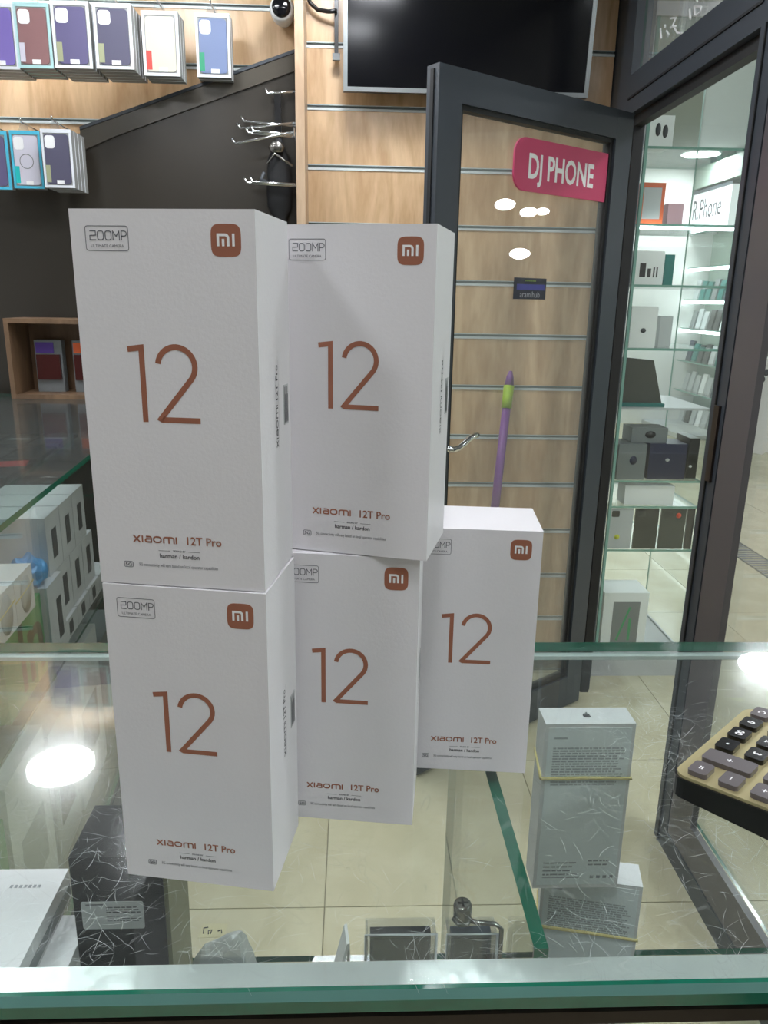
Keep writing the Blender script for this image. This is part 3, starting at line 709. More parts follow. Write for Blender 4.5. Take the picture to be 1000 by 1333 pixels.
MB().box(-.18, 0, 0, .25, 0, .142).build('carton', M_paper, t, bevel=.0008); MB().box(.0002, .0006, .002, .248, .08, .12).build('side_band', M_silver, t)
# two dark phones in clear sleeves
def sleeved(label, px0, px1, py, mm):
    ZP = 1.035; a_, c_ = hit(px0, py, 'z', ZP), hit(px1, py, 'z', ZP); w_ = c_.x-a_.x; zb = .885
    t = thing('sleeved_phone', label, 'phone', a_.x, a_.y, .7248, 0, 'dark phones standing in clear sleeves')
    z0, z1 = zb-.7248, ZP-.7248
    o = MB().box(.003, w_-.003, .001, .008, z0+.001, z1-.004).build('phone', mm, t, bevel=.0015)
    MB().box(.005, w_-.005, .0004, .001, z0+.004, z1-.007).build('display', M_screen, o)
    b = MB(); b.box(0, w_, -.003, -.0018, z0, z1).box(0, w_, .0095, .011, z0, z1).box(0, .0015, -.0018, .0095, z0, z1).box(w_-.0015, w_, -.0018, .0095, z0, z1); b.build('sleeve', G_clear, t)
    b = MB(); b.tube([(0, -.0028, z0+.002), (0, -.0028, z1), (w_, -.0028, z1), (w_, -.0028, z0+.002)], .0009, 6); b.build('sleeve_rim', M_silver, t)
    b = MB(); b.box(.002, w_-.002, -.002, .030, 0, .003).box(.002, w_-.002, .012, .015, .003, z0-.0035).box(.002, w_-.002, -.002, .016, z0-.003, z0-.0004); b.build('acrylic_stand', G_clear, t)
    return t
sleeved('dark phone in a clear sleeve, farther from the glass divider', 476, 568, 1213, M_black)
sleeved('greyish phone in a clear sleeve, right against the glass divider', 582, 647, 1212, mat('slate phone', (58, 66, 76), .3))
# crumpled film and a folded white card
def crumple(label, u, v, z, lx, ly, lz, seed):
    rnd = random.Random(seed); t = thing('plastic_bag', label, 'bag', u, v, z)
    bm = bmesh.new(); bmesh.ops.create_icosphere(bm, subdivisions=4, radius=1)
    cs = [(Vector((rnd.uniform(-1, 1), rnd.uniform(-1, 1), rnd.uniform(-1, 1))).normalized(), rnd.uniform(.55, .98)) for _ in range(26)]
    for vv in bm.verts:
        n = vv.co.normalized(); r = 1.25
        for c, d in cs:
            k = n.dot(c)
            if k > .25: r = min(r, d/k)
        vv.co = Vector((n.x*r*lx, n.y*r*ly, max(min(n.z*r, .70+.06*math.sin(5*n.x)+.05*math.sin(7*n.y+2))*lz, -lz*.86)+lz*.86))
    me = bpy.data.meshes.new('film'); bm.to_mesh(me); bm.free(); me.materials.append(G_bag)
    o = bpy.data.objects.new('film', me); col.objects.link(o); o.parent = t
    return t
q_ = hit(292, 1240, 'z', .83)
crumple('crumpled milky plastic film lying in the counter below the left boxes', q_.x, q_.y, .7248, .050, .030, .078, 3)
crumple('crumpled clear plastic bag lying right of the milky film', -.066, .49, .7248, .034, .022, .066, 9) if False else None
t = thing('folded_card', 'small white folded price card standing in the counter', 'card', hit(455, 1240, 'z', .885).x-.040, hit(455, 1240, 'z', .885).y, .7248, .12)
b = MB(); b.prism([(-.0, 0), (.002, 0), (.040, .160), (.038, .164)], 1, 0, .022); b.prism([(.038, .164), (.040, .160), (.043, 0), (.045, 0), (.0405, .165)], 1, 0, .022); b.build('card', M_white, t)
b = MB()
for k, z in enumerate((.146, .150)): b.box(-.0002, .0002, .003, .019, z, z+.001)
t = thing('floor_leaflet', 'tiny scrap of paper with black scribble seen on the tiles below', 'paper', *hit(277, 1212, 'z', 0)[:2], .0)
MB().prism([(-.03, -.02), (.03, -.018), (.032, .02), (-.028, .022)], 2, .0002, .0008).build('sheet', mat('tile coloured paper', (206, 198, 160), .5), t)
b = MB()
for pts in ([(-.020, -.008), (-.022, .008), (-.012, .010)], [(-.008, -.010), (-.010, .0), (-.002, .002), (-.004, -.010)], [(.012, -.002), (.020, .002), (.022, -.008)]): b.tube([(x, y, .0014) for x, y in pts], .0014, 5)
b.build('scribble', M_darkink, t)

# ------------------------------------------------------------------ side case on the left
SA = .126
nS = Vector((math.cos(SA), math.sin(SA), 0)); dS = Vector((-math.sin(SA), math.cos(SA), 0)); OFF = -.4247
def SP(s, back, z=0):      # point on the case: s along, back = distance behind the right pane
    p = nS*(OFF-back) + dS*s; return Vector((p.x, p.y, z))
case = thing('side_case', 'glass side case running back along the left, white goods behind its pane', 'counter', *SP(.80, 0)[:2], 0, SA, world=True)
SL = 2.68 - .80
b = MB(); b.slab(2, -.62, .006, 0, SL, ZT-.010, ZT); b.build('glass_top', [glass('dark case top glass', (.84, .90, .88), base=.035, haze=.02, rough=.04, scratch=True, soft=.5), G_edge], case)
b = MB(); b.slab(0, -.008, 0, .004, SL-.004, .30, ZT-.0102); b.build('side_pane', [G_side, G_edge], case)
b = MB(); b.box(-.62, -.009, .01, SL-.01, .26, .30).box(-.62, -.01, .01, SL-.01, 0, .255).box(-.62, -.60, .01, SL-.01, .30, ZT-.011); b.build('cabinet_base', M_frame, case)
b = MB(); b.slab(2, -.5995, -.010, .01, SL-.01, .745, .752); b.build('glass_shelf', [G_shelf, G_edge], case)
b = MB(); b.slab(2, -.5995, -.21, .01, SL-.01, 1.00, 1.008); b.build('glass_shelf', [G_shelf, G_edge], case)
b = MB(); b.tube([(-.014, 1.02, .753), (-.014, 1.02, ZT-.011)], .004, 8); b.tube([(-.014, 1.12, .31), (-.014, 1.12, ZT-.011)], .004, 8); b.build('pane_support', M_aluw, case)
# dark goods under the top
def case_item(name, label, cat, s, back, z, rz=0, group=None):
    return thing(name, label, cat, *SP(s, back)[:2], z, SA+rz, group, world=True)
rnd = random.Random(5)
n_ = 0
for i in range(4):
    for j in range(7):
        s, bk = 1.0 + j*.215 + rnd.uniform(-.01, .01), .26 + i*.094
        if i == 1 and j == 3: continue
        t = case_item('tablet', 'dark device with a silver price tag under the left case top' if n_ % 3 == 0 else 'plain dark device lying under the glass of the left case', 'device', s, bk, 1.0082, rnd.uniform(-.06, .06), 'dark devices under the left case top')
        MB().box(-.042, .042, -.085, .085, 0, .009).build('body', mat('dark device %d' % n_, (34+rnd.randint(0, 28),)*3, .35) if n_ < 6 else bpy.data.materials['dark device %d' % (n_ % 6)], t, bevel=.002)
        if n_ % 3 == 0: MB().box(-.028, .028, -.012, .010, .0091, .0095).build('price_tag', M_silver, t)
        n_ += 1
q = ray(12, 598); tt = (1.03-CAM.z)/q.z; P = CAM + tt*q
t = thing('red_card', 'red price card seen under the left case top', 'card', P.x, P.y, 1.0178, .3, world=True)
MB().box(-.05, .04, -.03, .03, 0, .002).build('card', M_red, t)
# white phone boxes in three tiers
def shown_box(label, s0, z0, ln, h, dp, img, group, m=M_paper, back=.03):
    t = case_item('phone_box', label, 'phone box', s0, back, z0, 0, group)
    MB().box(-dp, 0, 0, ln, 0.0002, h-.0002).build('carton', m, t, bevel=.0008)
    if img: MB().box(0, .0004, ln*img[0], ln*img[1], h*img[2], h*img[3]).build('printed_phone', M_darkink if len(img) < 5 else img[4], t, bevel=0)
    return t
g1 = 'white boxed phones in the left case'
top_z = 1.022
for k in range(3):
    shown_box(['nearest', 'middle', 'farthest'][k] + ' white phone box of the top row in the left case', 1.415 + k*.092, .908, .088, .115, .16, (.36, .70, .22, .72), g1)
for k in range(3):
    shown_box(['nearest', 'middle', 'farthest'][k] + ' white phone box of the middle row in the left case', 1.455 + k*.092, .795, .088, .112, .14, (.36, .70, .22, .78), g1)
for k in range(3):
    shown_box(['nearest', 'middle', 'farthest'][k] + ' white phone box of the bottom row in the left case', 1.475 + k*.092, .7525, .088, .042, .16, None, g1) if False else None
for k in range(3):
    shown_box(['nearest', 'middle', 'farthest'][k] + ' white phone box of the lowest row in the left case', 1.46 + k*.095, .66, .090, .082, .14, (.30, .66, .2, .8), g1, back=.012) if False else None
big = shown_box('tall white phone box with a large dark phone printed on its side', 1.355, .7525, .094, .155, .10, (.50, .80, .22, .74), g1, back=.020)
for k in range(4):
    shown_box(['first', 'second', 'third', 'fourth'][k] + ' low white box under the rows in the left case, counted from the near end', 1.452 + k*.094, .7525, .090, .0418, .13, (.3, .6, .15, .8), g1, back=.024)
t = case_item('blue_film', 'crumpled light blue film on the white boxes in the left case', 'film', 1.378, .056, .908)
bm = bmesh.new(); bmesh.ops.create_icosphere(bm, subdivisions=3, radius=1)
for v in bm.verts: v.co = Vector((v.co.x*.034, v.co.y*.034*(1+.2*math.sin(9*v.co.z)), max(v.co.z, -.8)*.030*(1+.25*math.sin(7*v.co.x+5*v.co.y))+.0242))
me = bpy.data.meshes.new('film'); bm.to_mesh(me); bm.free(); me.materials.append(M_blue); o = bpy.data.objects.new('film', me); col.objects.link(o); o.parent = t
# earphone boxes with a grey oval and rubber bands, and the green one beneath
for k, (s0, ln) in enumerate(((1.198, .088), (1.106, .090))):
    t = shown_box(['white earphone box with a printed grey oval, banded, beside the blue film', 'white earphone box with a printed grey oval at the left frame edge'][k], s0, .903-.0, ln, .078, .09, None, 'earphone boxes in the left case', back=.018)
    b = MB(); b.lathe([(.0001, .0), (.026, .0), (.026, .0006), (.0001, .0006)], 24, M=Matrix.Translation((.0002, ln*.56, .038)) @ Matrix.Rotation(math.pi/2, 4, 'Y') @ Matrix.Diagonal((1.25, 1, 1, 1))); b.build('printed_oval', M_silver, t)
    b = MB(); b.tube([(-.0905, -.0008, .044), (.0008, -.0008, .040), (.0008, ln+.0008, .048)], .0011, 6); b.build('rubber_band', M_rubberband, t)
t = shown_box('green phone box with large dark letters in the left case', 1.15, .7525, .198, .150, .06, None, None, m=M_green, back=.030)
text('n', .19, mat('dark green ink', (14, 52, 34), .5), t, (.0006, .150, .020), rot=(math.pi/2, 0, math.pi/2), name='letter', bold=.003)
text('l', .17, bpy.data.materials['dark green ink'], t, (.0006, .082, .020), rot=(math.pi/2, 0, math.pi/2), name='letter', bold=.003)

for k, (s0, ln, hh, mm, nm) in enumerate(((.86, .26, .30, M_green, 'green'), (1.14, .20, .34, M_white, 'white'), (1.36, .16, .30, M_silver, 'silver grey'), (1.54, .22, .36, M_white, 'tall white'), (1.79, .2, .30, M_grey, 'dull grey'))):
    t = case_item('carton', nm + ' carton on the bottom of the left case, below the glass shelf', 'carton', s0, .05, .3002)
    MB().box(-.22, 0, 0, ln, 0, hh).build('carton', mm, t, bevel=.001); MB().box(0, .0006, ln*.2, ln*.8, hh*.25, hh*.6).build('printed_panel', [M_darkink, M_silver, M_navy, M_grey, M_silver][k], t)
# wooden niche with two blister packs at the back of the case
t = thing('wooden_niche', 'open wooden box frame standing behind the left case', 'shelf', hit(5, 430, 'v', 2.46).x, 2.46, ZT+.0003)
NX = hit(5, 430, 'v', 2.46).x
NW, NH = .40, hit(40, 415, 'v', 2.46).z - ZT
M_niche = woodmat('shade darkened niche wood', (104, 80, 58), (132, 104, 78), .6)  # wood colour darkened to carry the shade the niche lies in
b = MB(); b.box(0, NW, 0, .16, NH-.014, NH); b.build('frame_board', M_niche, t); b = MB(); b.box(0, .014, 0, .16, 0, NH-.014); b.build('frame_board', M_niche, t)
b = MB(); b.box(NW-.014, NW, 0, .16, 0, NH-.014); b.build('frame_board', M_niche, t); b = MB(); b.box(.014, NW-.014, 0, .16, 0, .014); b.build('frame_board', M_niche, t)
b = MB(); b.box(.014, NW-.014, .15, .158, .014, NH-.014); b.build('back_board', woodmat('shaded oak', (104, 78, 54), (124, 96, 70), .6), t)
M_violet = mat('violet print', (90, 60, 150), .5)
for k, (x, mm) in enumerate(((.055, M_violet), (.175, M_orange))):
    t = thing('blister_pack', ['small blister pack with violet header in the wooden niche', 'small blister pack with orange header in the wooden niche'][k], 'pack', NX+x, 2.54, ZT+.0145, .05, 'blister packs in the wooden niche')
    MB().box(0, .085, 0, .035, 0, .165).build('backing', M_grey, t, bevel=.002)
    MB().box(.006, .079, -.012, 0, .04, .12).build('bubble', mat('dark red toy %d' % k, (70, 22, 20), .3), t, bevel=.006)
    MB().box(.004, .060, -.002, 0, .125, .158).build('header', mm, t)

# ------------------------------------------------------------------ phone cases on the slat wall
def case_pack(w_, h_, d_):
    t = thing('case_pack', '', 'phone case')
    MB().box(0, w_, 0.002, d_, 0, h_).build('carton', M_case_side, t, bevel=.001)
    b = MB()
    fw = .009
    b.box(0, w_, 0, .002, 0, fw).box(0, w_, 0, .002, h_-fw*1.5, h_).box(0, fw, 0, .002, fw, h_-fw*1.5).box(w_-fw, w_, 0, .002, fw, h_-fw*1.5); b.build('front_frame', M_case_frame, t)
    cs = MB().prism(rrect(fw+.003, w_-fw-.003, fw+.004, h_-fw*1.5-.004, .012, 5), 1, -.0005, .0018).build('phone_case', M_case_col, t)
    MB().prism(rrect(fw+.006, fw+.046, h_-fw*1.5-.054, h_-fw*1.5-.009, .011, 4), 1, -.0012, -.0005).build('camera_cutout', M_white, cs)
    MB().box(fw+.002, fw+.020, -.0012, -.0005, fw+.010, fw+.070).build('colour_tab', M_case_tab, t)
    MB().box(w_*.42, w_*.66, -.0012, -.0005, fw+.004, fw+.018).build('white_tag', M_white, t)
    return t
def hanger(t, w_, h_, d_=.02):
    b = MB(); b.prism([(w_*.32, h_), (w_*.68, h_), (w_*.58, h_+.022), (w_*.42, h_+.022)], 1, .0, .0015); b.build('hang_tab', G_clear, t)
M_case_side = mat('grey carton side', (150, 152, 150), .5); M_case_frame = mat('white window frame', (226, 230, 236), .35)
M_case_col = mat('case purple', (120, 104, 176), .4); M_case_tab = mat('olive tab', (160, 164, 130), .5)
cols = {'purple': M_case_col, 'maroon': mat('case maroon', (138, 100, 100), .5), 'indigo': mat('case indigo', (96, 90, 128), .5), 'slate': mat('case slate', (82, 80, 102), .5),
        'cream': mat('case cream', (204, 200, 184), .5), 'blue': mat('case blue', (112, 128, 166), .5), 'clear': mat('case pearl', (208, 206, 218), .35)}
mint = mat('mint window frame', (176, 216, 216), .4); cyan = mat('cyan window frame', (80, 190, 220), .35)
tealt = mat('teal tab', (20, 190, 190), .5); redt = mat('red tab', (200, 70, 60), .5); greent = mat('green tab', (40, 150, 110), .5)
PWd, PHt, PDp = .122, .205, .026
proto = case_pack(PWd, PHt, PDp)
hooks = []
def hang_row(px0, px1, py0, py1, vfront, colname, frame, tab, label, n, w_scale=1.0, ring=False, rz=0.0):
    a = hit(px0, py1, 'v', vfront); c = hit(px1, py1, 'v', vfront); top = hit((px0+px1)/2, py0, 'v', vfront)
    sw, sh = (c.x-a.x)/PWd, (top.z-a.z)/PHt
    for k in range(n):
        o = dup(proto); m = {}
        if colname != 'purple': m[M_case_col] = cols[colname]
        if frame: m[M_case_frame] = frame
        if tab: m[M_case_tab] = tab
        if m: setmat(o, m)
        put(o, a.x + k*.0006, vfront + k*(PDp+.003), a.z - .0 - k*.0004, rz)
        for ch in o.children: ch.scale = (sw, 1, sh)
        for ch in o.children:
            ch.location = (0, 0, 0)
        if k == 0:
            if ring:
                b = MB(); b.ribbon([(PWd*sw*.5+.020*math.cos(x), PHt*sh*.47+.020*math.sin(x)) for x in [2*math.pi*j/28 for j in range(28)]], .0022, -.0014, closed=True); b.build('magnet_ring', M_grey, o, fixn=False)
            hanger(o, PWd*sw, PHt*sh)
            o['label'] = label; o['group'] = 'phone case packs on the slat wall'
        else:
            nm_ = label.split(' phone case')[0]; row_ = 'lower row' if 'lower' in label else 'upper row'; o['label'] = '%s case pack behind the front %s one, %s' % (['', 'second', 'third', 'fourth', 'fifth'][k], nm_, row_); o['group'] = 'packs queued behind the %s pack, %s' % (nm_, row_)
    zt_ = top.z + .016; um = (a.x+c.x)/2
    t = thing('slat_hook', 'chrome hook carrying the %s case pack, %s' % (label.split(' phone case')[0], 'lower row' if 'lower' in label else 'upper row'), 'hook', um, VB-.004, zt_, group='hooks carrying the case packs')
    MB().box(-.02, .02, -.002, 0, -.008, .018).build('hook_plate', M_chrome, t)
    MB().tube([(0, -.002, .004), (0, -(VB-.004-vfront)-.012, .004), (0, -(VB-.004-vfront)-.022, .014)], .0024, 8).build('prong', M_chrome, t)
hang_row(-26, 26, 3, 89, VB-.25, 'purple', None, None, 'purple phone case pack at the upper left frame edge', 4)
hang_row(24, 70, 3, 88, VB-.25, 'maroon', mint, cols['clear'], 'maroon phone case pack in a mint frame', 4)
hang_row(72, 121, 1, 88, VB-.25, 'indigo', None, None, 'indigo phone case pack between maroon and slate ones', 5)
hang_row(126, 175, 4, 89, VB-.25, 'slate', None, None, 'slate phone case pack right of the indigo one', 5)
hang_row(188, 235, 14, 98, VB-.2, 'cream', None, redt, 'cream phone case pack with a red edge', 3)
hang_row(257, 301, 17, 100, VB-.13, 'blue', None, greent, 'light blue phone case pack, rightmost in the upper row', 2)
hang_row(-30, 16, 170, 246, VB-.2, 'indigo', cyan, tealt, 'indigo phone case pack in a cyan frame, lower row', 1)
hang_row(19, 58, 170, 245, VB-.2, 'clear', cyan, tealt, 'pearl phone case pack with a round ring, lower row', 1, ring=True)
hang_row(59, 98, 168, 244, VB-.25, 'slate', None, None, 'slate phone case pack with a white frame, lower row right end', 4)
for o in [proto] + list(proto.children_recursive): bpy.data.objects.remove(o)

# ------------------------------------------------------------------ hooks at the upright, hanging black bundle, camera, TV
def side_hook(px0, py0, px1, py1, v, label, double=False):
    a = hit(px0, py0, 'v', v); c = hit(px1, py1, 'v', v)
    t = thing('display_hook', label, 'hook', UP0-.001, v, c.z, group='empty chrome hooks on the upright')
    L_ = a.x - UP0; dz = a.z - c.z
    MB().box(-.0025, 0, -.008, .008, -.012, .012).build('hook_plate', M_chrome, t)
    MB().tube([(-.0025, 0, 0), (L_*.6, 0, dz*.6), (L_*.93, 0, dz*.93), (L_, 0, dz+.016)], .0042, 8).build('prong', M_chrome, t)
    if double: MB().tube([(-.0025, -.03, 0), (L_*.6, -.03, dz*.6), (L_*.82, -.03, dz*.82), (L_*.86, -.03, dz+.016)], .0042, 8).build('prong', M_chrome, t)
side_hook(314, 158, 386, 164, VB-.09, 'chrome display hook, uppermost of the tangled ones')
side_hook(309, 168, 386, 160, VB-.11, 'chrome display hook sloping upwards to the upright')
side_hook(320, 173, 387, 178, VB-.13, 'chrome display hook below the crossing pair', True)
side_hook(302, 188, 384, 172, VB-.2, 'longest chrome display hook, its tip lowest at the left')
side_hook(318, 238, 386, 242, VB-.13, 'pair of chrome display hooks low on the upright', True)
side_hook(346, 122, 384, 119, VB-.09, 'short thin chrome hook above the others')
t = thing('hanging_bundle', 'black camera strap bundle hanging on a black rail beside the upright', 'bundle', hit(362, 200, 'v', VB-.13).x, VB-.098, 0); t.scale = (1, .55, 1)
zt0, zt1, zm, zb = hit(360, 115, 'v', VB-.13).z, hit(360, 160, 'v', VB-.13).z, hit(360, 200, 'v', VB-.13).z, hit(360, 290, 'v', VB-.13).z
MB().box(-.012, .008, .012, .03, zb-.2, zt0).build('rail', M_black, t)
b = MB(); b.lathe([(.012, zb-.10), (.030, zb-.06), (.024, zb-.01), (.022, zb+.02), (.040, zb+.05), (.042, zb+.10), (.036, zm-.01), (.020, zm+.02), (.010, zm+.05)], 14); b.build('pouch', mat('black cloth', (14, 15, 18), .7), t)
b = MB(); b.lathe([(.001, -.018), (.020, -.014), (.026, 0), (.018, .014), (.001, .018)], 14, M=Matrix.Translation((-.005, -.045, zm+.02))); b.tube([(-.035, -.055, zm-.03), (-.01, -.06, zm), (.045, -.055, zm-.035)], .004, 6); b.build('clip', M_steel, t)
b = MB(); b.tube([(-.045, -.045, zm-.055), (-.056, -.05, zm-.075), (-.036, -.055, zm-.085)], .006, 8); b.build('ring', M_frame, t)
p = hit(367, 12, 'v', VB-.10)
t = thing('security_camera', 'small round security camera at the top of the upright', 'camera', p.x, VB-.10, p.z)
Mx = Matrix.Rotation(math.pi/2, 4, 'X')
b = MB(); b.lathe([(.010, -.075), (.030, -.065), (.036, -.03), (.037, .0), (.034, .015), (.026, .018)], 28, M=Mx); b.build('housing', mat('white plastic', (214, 216, 216), .35), t)
b = MB(); b.lathe([(.001, .0186), (.0285, .0186), (.0285, .0195), (.018, .024), (.001, .027)], 28, M=Mx); ln = b.build('lens', M_screen, t)
b = MB(); b.box(-.012, .012, .06, .099, -.012, .012); b.build('bracket', M_frame, t)
# TV
p0, p1 = hit(447, 126, 'v', VB-.10), hit(766, 118, 'v', VB-.10)
t = thing('television', 'large wall mounted television with black screen and thin silver frame', 'television', (p0.x+p1.x)/2, VB-.10, 0)
TW = (p1.x-p0.x)/2; tzb = (p0.z+p1.z)/2 - .002; t.location.z = tzb; t.rotation_euler.x = math.radians(5.5); tz0 = 0; tz1 = min(TW*2*.575, 2.485-tzb)
b = MB(); b.box(-TW, TW, .01, .035, tz0, tz1); b.build('cabinet', M_black, t, bevel=.003)
b = MB(); f_ = .013
b.box(-TW, TW, 0, .0099, tz0, tz0+f_).box(-TW, TW, 0, .0099, tz1-f_, tz1).box(-TW, -TW+f_, 0, .0099, tz0+f_, tz1-f_).box(TW-f_, TW, 0, .0099, tz0+f_, tz1-f_); b.build('frame', M_alu, t, bevel=.002)
b = MB(); b.box(-TW+f_, TW-f_, .004, .0098, tz0+f_, tz1-f_); b.build('screen', M_screen, t)
b = MB(); b.box(-.12, .12, .0355, .075, tz0+.10, tz0+.3); b.build('wall_mount', M_black, t)
b = MB(); pc = [hit(400, -6, 'v', VB-.03), hit(404, 4, 'v', VB-.03), hit(414, 13, 'v', VB-.03), (hit(428, 15, 'v', VB-.04)), hit(438, 14, 'v', VB-.05)]
tc_ = tag(b.tube([Vector(p) for p in pc], .0065, 8).build('power_cable', M_black), 'black cable looping to the left side of the television', 'cable'); tc_.rotation_euler = (0, 0, A)
t = thing('cable_box', 'narrow black adapter hanging beside the left edge of the television', 'adapter', hit(438, 50, 'v', VB-.03).x, VB-.03, 0)
MB().box(-.006, .006, -.008, .012, hit(438, 72, 'v', VB-.03).z, hit(438, -10, 'v', VB-.03).z).build('cable', M_black, t, bevel=.002); MB().box(-.012, .012, -.012, .0, hit(438, 74, 'v', VB-.03).z-.012, hit(438, 66, 'v', VB-.03).z-.01).build('plug', M_grey, t, bevel=.003)

# broom leaning on the slat wall
bp, bq = hit(665, 483, 'v', VB-.02), hit(645, 655, 'v', VB-.13)
d = (bq - bp); foot = bp + d * (bp.z-.06)/(bp.z-bq.z)
t = thing('broom', 'purple broom handle with a lime green collar leaning on the slatted wall', 'broom', foot.x, foot.y, 0)
P_ = lambda k: tuple((bp + (foot-bp)*k) - Vector((foot.x, foot.y, 0)))
MB().tube([P_(.0), P_(.018), P_(.045)], [.006, .013, .017], 12).build('tip', M_purple, t)
MB().tube([P_(.045), P_(.115)], [.019, .018], 12).build('collar', M_lime, t)
MB().tube([P_(.115), P_(.48)], .0155, 12).build('handle', M_purple, t)
MB().tube([P_(.48), P_(1.0)], .012, 12).build('lower_pole', mat('dark pole', (58, 50, 48), .4), t)
b = MB(); b.box(-.14, .14, -.025, .025, .045, .085); b.build('brush_head', M_purple, t, bevel=.006)
b = MB()
for i in range(28):
    for j in range(3): b.tube([(-.132+.0098*i, -.016+.016*j, .045), (-.132+.0102*i, -.02+.02*j, .004)], .003, 5)
o = b.build('bristles', M_lime, t); o['kind'] = 'stuff'

# ------------------------------------------------------------------ display cabinet just outside the door
VX0, VX1, VY0, VY1 = .955, 1.30, 2.70, 3.10
cab = thing('display_cabinet', 'tall glass display cabinet in the corridor right outside the open door', 'cabinet')
b = MB(); b.slab(1, VX0, VX1, VY0, VY0+.006, .10, 2.30); b.build('front_pane', [G_side, G_edgelt], cab)
b = MB(); b.slab(1, VX0, VX1, VY1-.006, VY1, .10, 2.30); b.build('back_pane', [G_side, G_edgelt], cab)
b = MB(); b.slab(0, VX0, VX0+.006, VY0+.0062, VY1-.0062, .10, 2.30); b.build('side_pane', [G_side, G_edgelt], cab)
b = MB(); b.slab(0, VX1-.006, VX1, VY0+.0062, VY1-.0062, .10, 2.30); b.build('side_pane', [G_side, G_edgelt], cab)
MB().box(VX0-.01, VX1+.01, VY0-.01, VY1+.01, 2.30, 2.34).build('top_cap', M_silver, cab); MB().box(VX0-.01, VX1+.01, VY0-.01, VY1+.01, 0, .10).build('plinth', M_silver, cab)
b = MB(); 
for (x, y) in ((VX0-.002, VY0-.002), (VX1-.008, VY0-.002)): b.box(x, x+.010, y, y+.010, .1, 2.3)
b.build('corner_strip', G_edgelt, cab)
def shelf_z(py): return hit(860, py, 'v', VY0+.03).z
zs = {n: shelf_z(p) for n, p in dict(a=192, b=292, c=371, d=453, e=530, f=624, h=657, g=713).items()}
for n, z in zs.items():
    b = MB(); b.slab(2, VX0+.007, VX1-.007, VY0+.008, VY1-.008, z-.008, z)
    b.build('glass_shelf', [G_shelf, G_edgelt], cab) if n != 'e' else b.build('wooden_shelf', [M_silver, M_silver], cab)
b = MB(); b.box(VX0+.008, VX1-.008, VY0+.008, VY0+.016, zs['b']-.018, zs['b']-.0082); b.build('led_strip', M_led, cab)
def cab_item(px0, px1, py1, dv, name, label, cat, hgt_px, depth, m, group=None, rz=0):
    v = VY0 + dv; 
    zz = min(zs.values(), key=lambda z: abs(z - hit((px0+px1)/2, py1, 'v', v).z)) if py1 < 730 else .10
    a, c = hit(px0, py1, 'v', v), hit(px1, py1, 'v', v); h = hit(px0, py1-hgt_px, 'v', v).z - a.z
    x0 = max(a.x, VX0+.009); w_ = min(c.x, VX1-.009)-x0
    t = thing(name, label, cat, x0, v, zz+.0004, rz, group)
    b = MB(); b.box(0, w_, 0, depth, 0, h); b.build('body', m, t, bevel=.003)
    return t, w_, h
def oval(t, x, z, rx, rz_, m, name='printed_oval'):
    b = MB(); b.lathe([(.0001, 0), (1, 0), (1, .0006), (.0001, .0006)], 20, M=Matrix.Translation((x, -.0002, z)) @ Matrix.Rotation(math.pi/2, 4, 'X') @ Matrix.Diagonal((rx, rz_, 1, 1))); b.build(name, m, t)
t, w_, h = cab_item(841, 875, 192, .03, 'earphone_box', 'white box with two dark ovals on the top shelf of the outside cabinet', 'box', 42, .10, M_white)
oval(t, w_*.40, h*.55, .009, .020, M_darkink); oval(t, w_*.68, h*.50, .009, .020, M_darkink)
t, w_, h = cab_item(829, 862, 291, .03, 'cable_box', 'orange edged box with a pale window on the second cabinet shelf', 'box', 54, .04, M_orange)
MB().box(w_*.15, w_*.86, -.0006, 0, h*.12, h*.88).build('window', M_silver, t)
t, w_, h = cab_item(868, 888, 291, .10, 'small_box', 'small dark and pink box beside the orange one', 'box', 30, .06, mat('pinkish box', (190, 150, 160), .5))
t, w_, h = cab_item(822, 862, 371, .02, 'charger_box', 'white box picturing black chargers on the third cabinet shelf', 'box', 44, .08, M_white)
for k, (x, ww, hh) in enumerate(((.30, .20, .42), (.52, .12, .26), (.68, .05, .30), (.78, .05, .30))): MB().box(w_*x-w_*ww/2, w_*x+w_*ww/2, -.0006, 0, h*.22, h*(.22+hh)).build('printed_device', M_black, t)
t, w_, h = cab_item(863, 875, 371, .05, 'slim_box', 'slim teal and orange box beside the charger box', 'box', 40, .06, M_teal)
for k in range(5):
    t, w_, h = cab_item(826+k*9, 832+k*9, 391, .06, 'slim_phone', ['navy', 'first silver', 'teal', 'blue', 'second silver'][k] + ' small phone in the row under the third cabinet shelf', 'phone', 20, .02, [M_navy, M_silver, M_teal, M_blue, M_silver][k], 'small phones on the cabinet shelf')
t, w_, h = cab_item(818, 852, 453, .02, 'phone_box', 'white phone box with a small dark mark on the fourth cabinet shelf', 'phone box', 54, .04, M_white)
oval(t, w_*.5, h*.42, .010, .008, M_darkink, 'printed_mark')
t, w_, h = cab_item(856, 872, 453, .10, 'small_box', 'pale narrow box right of the white phone box in the cabinet', 'box', 40, .05, M_silver)
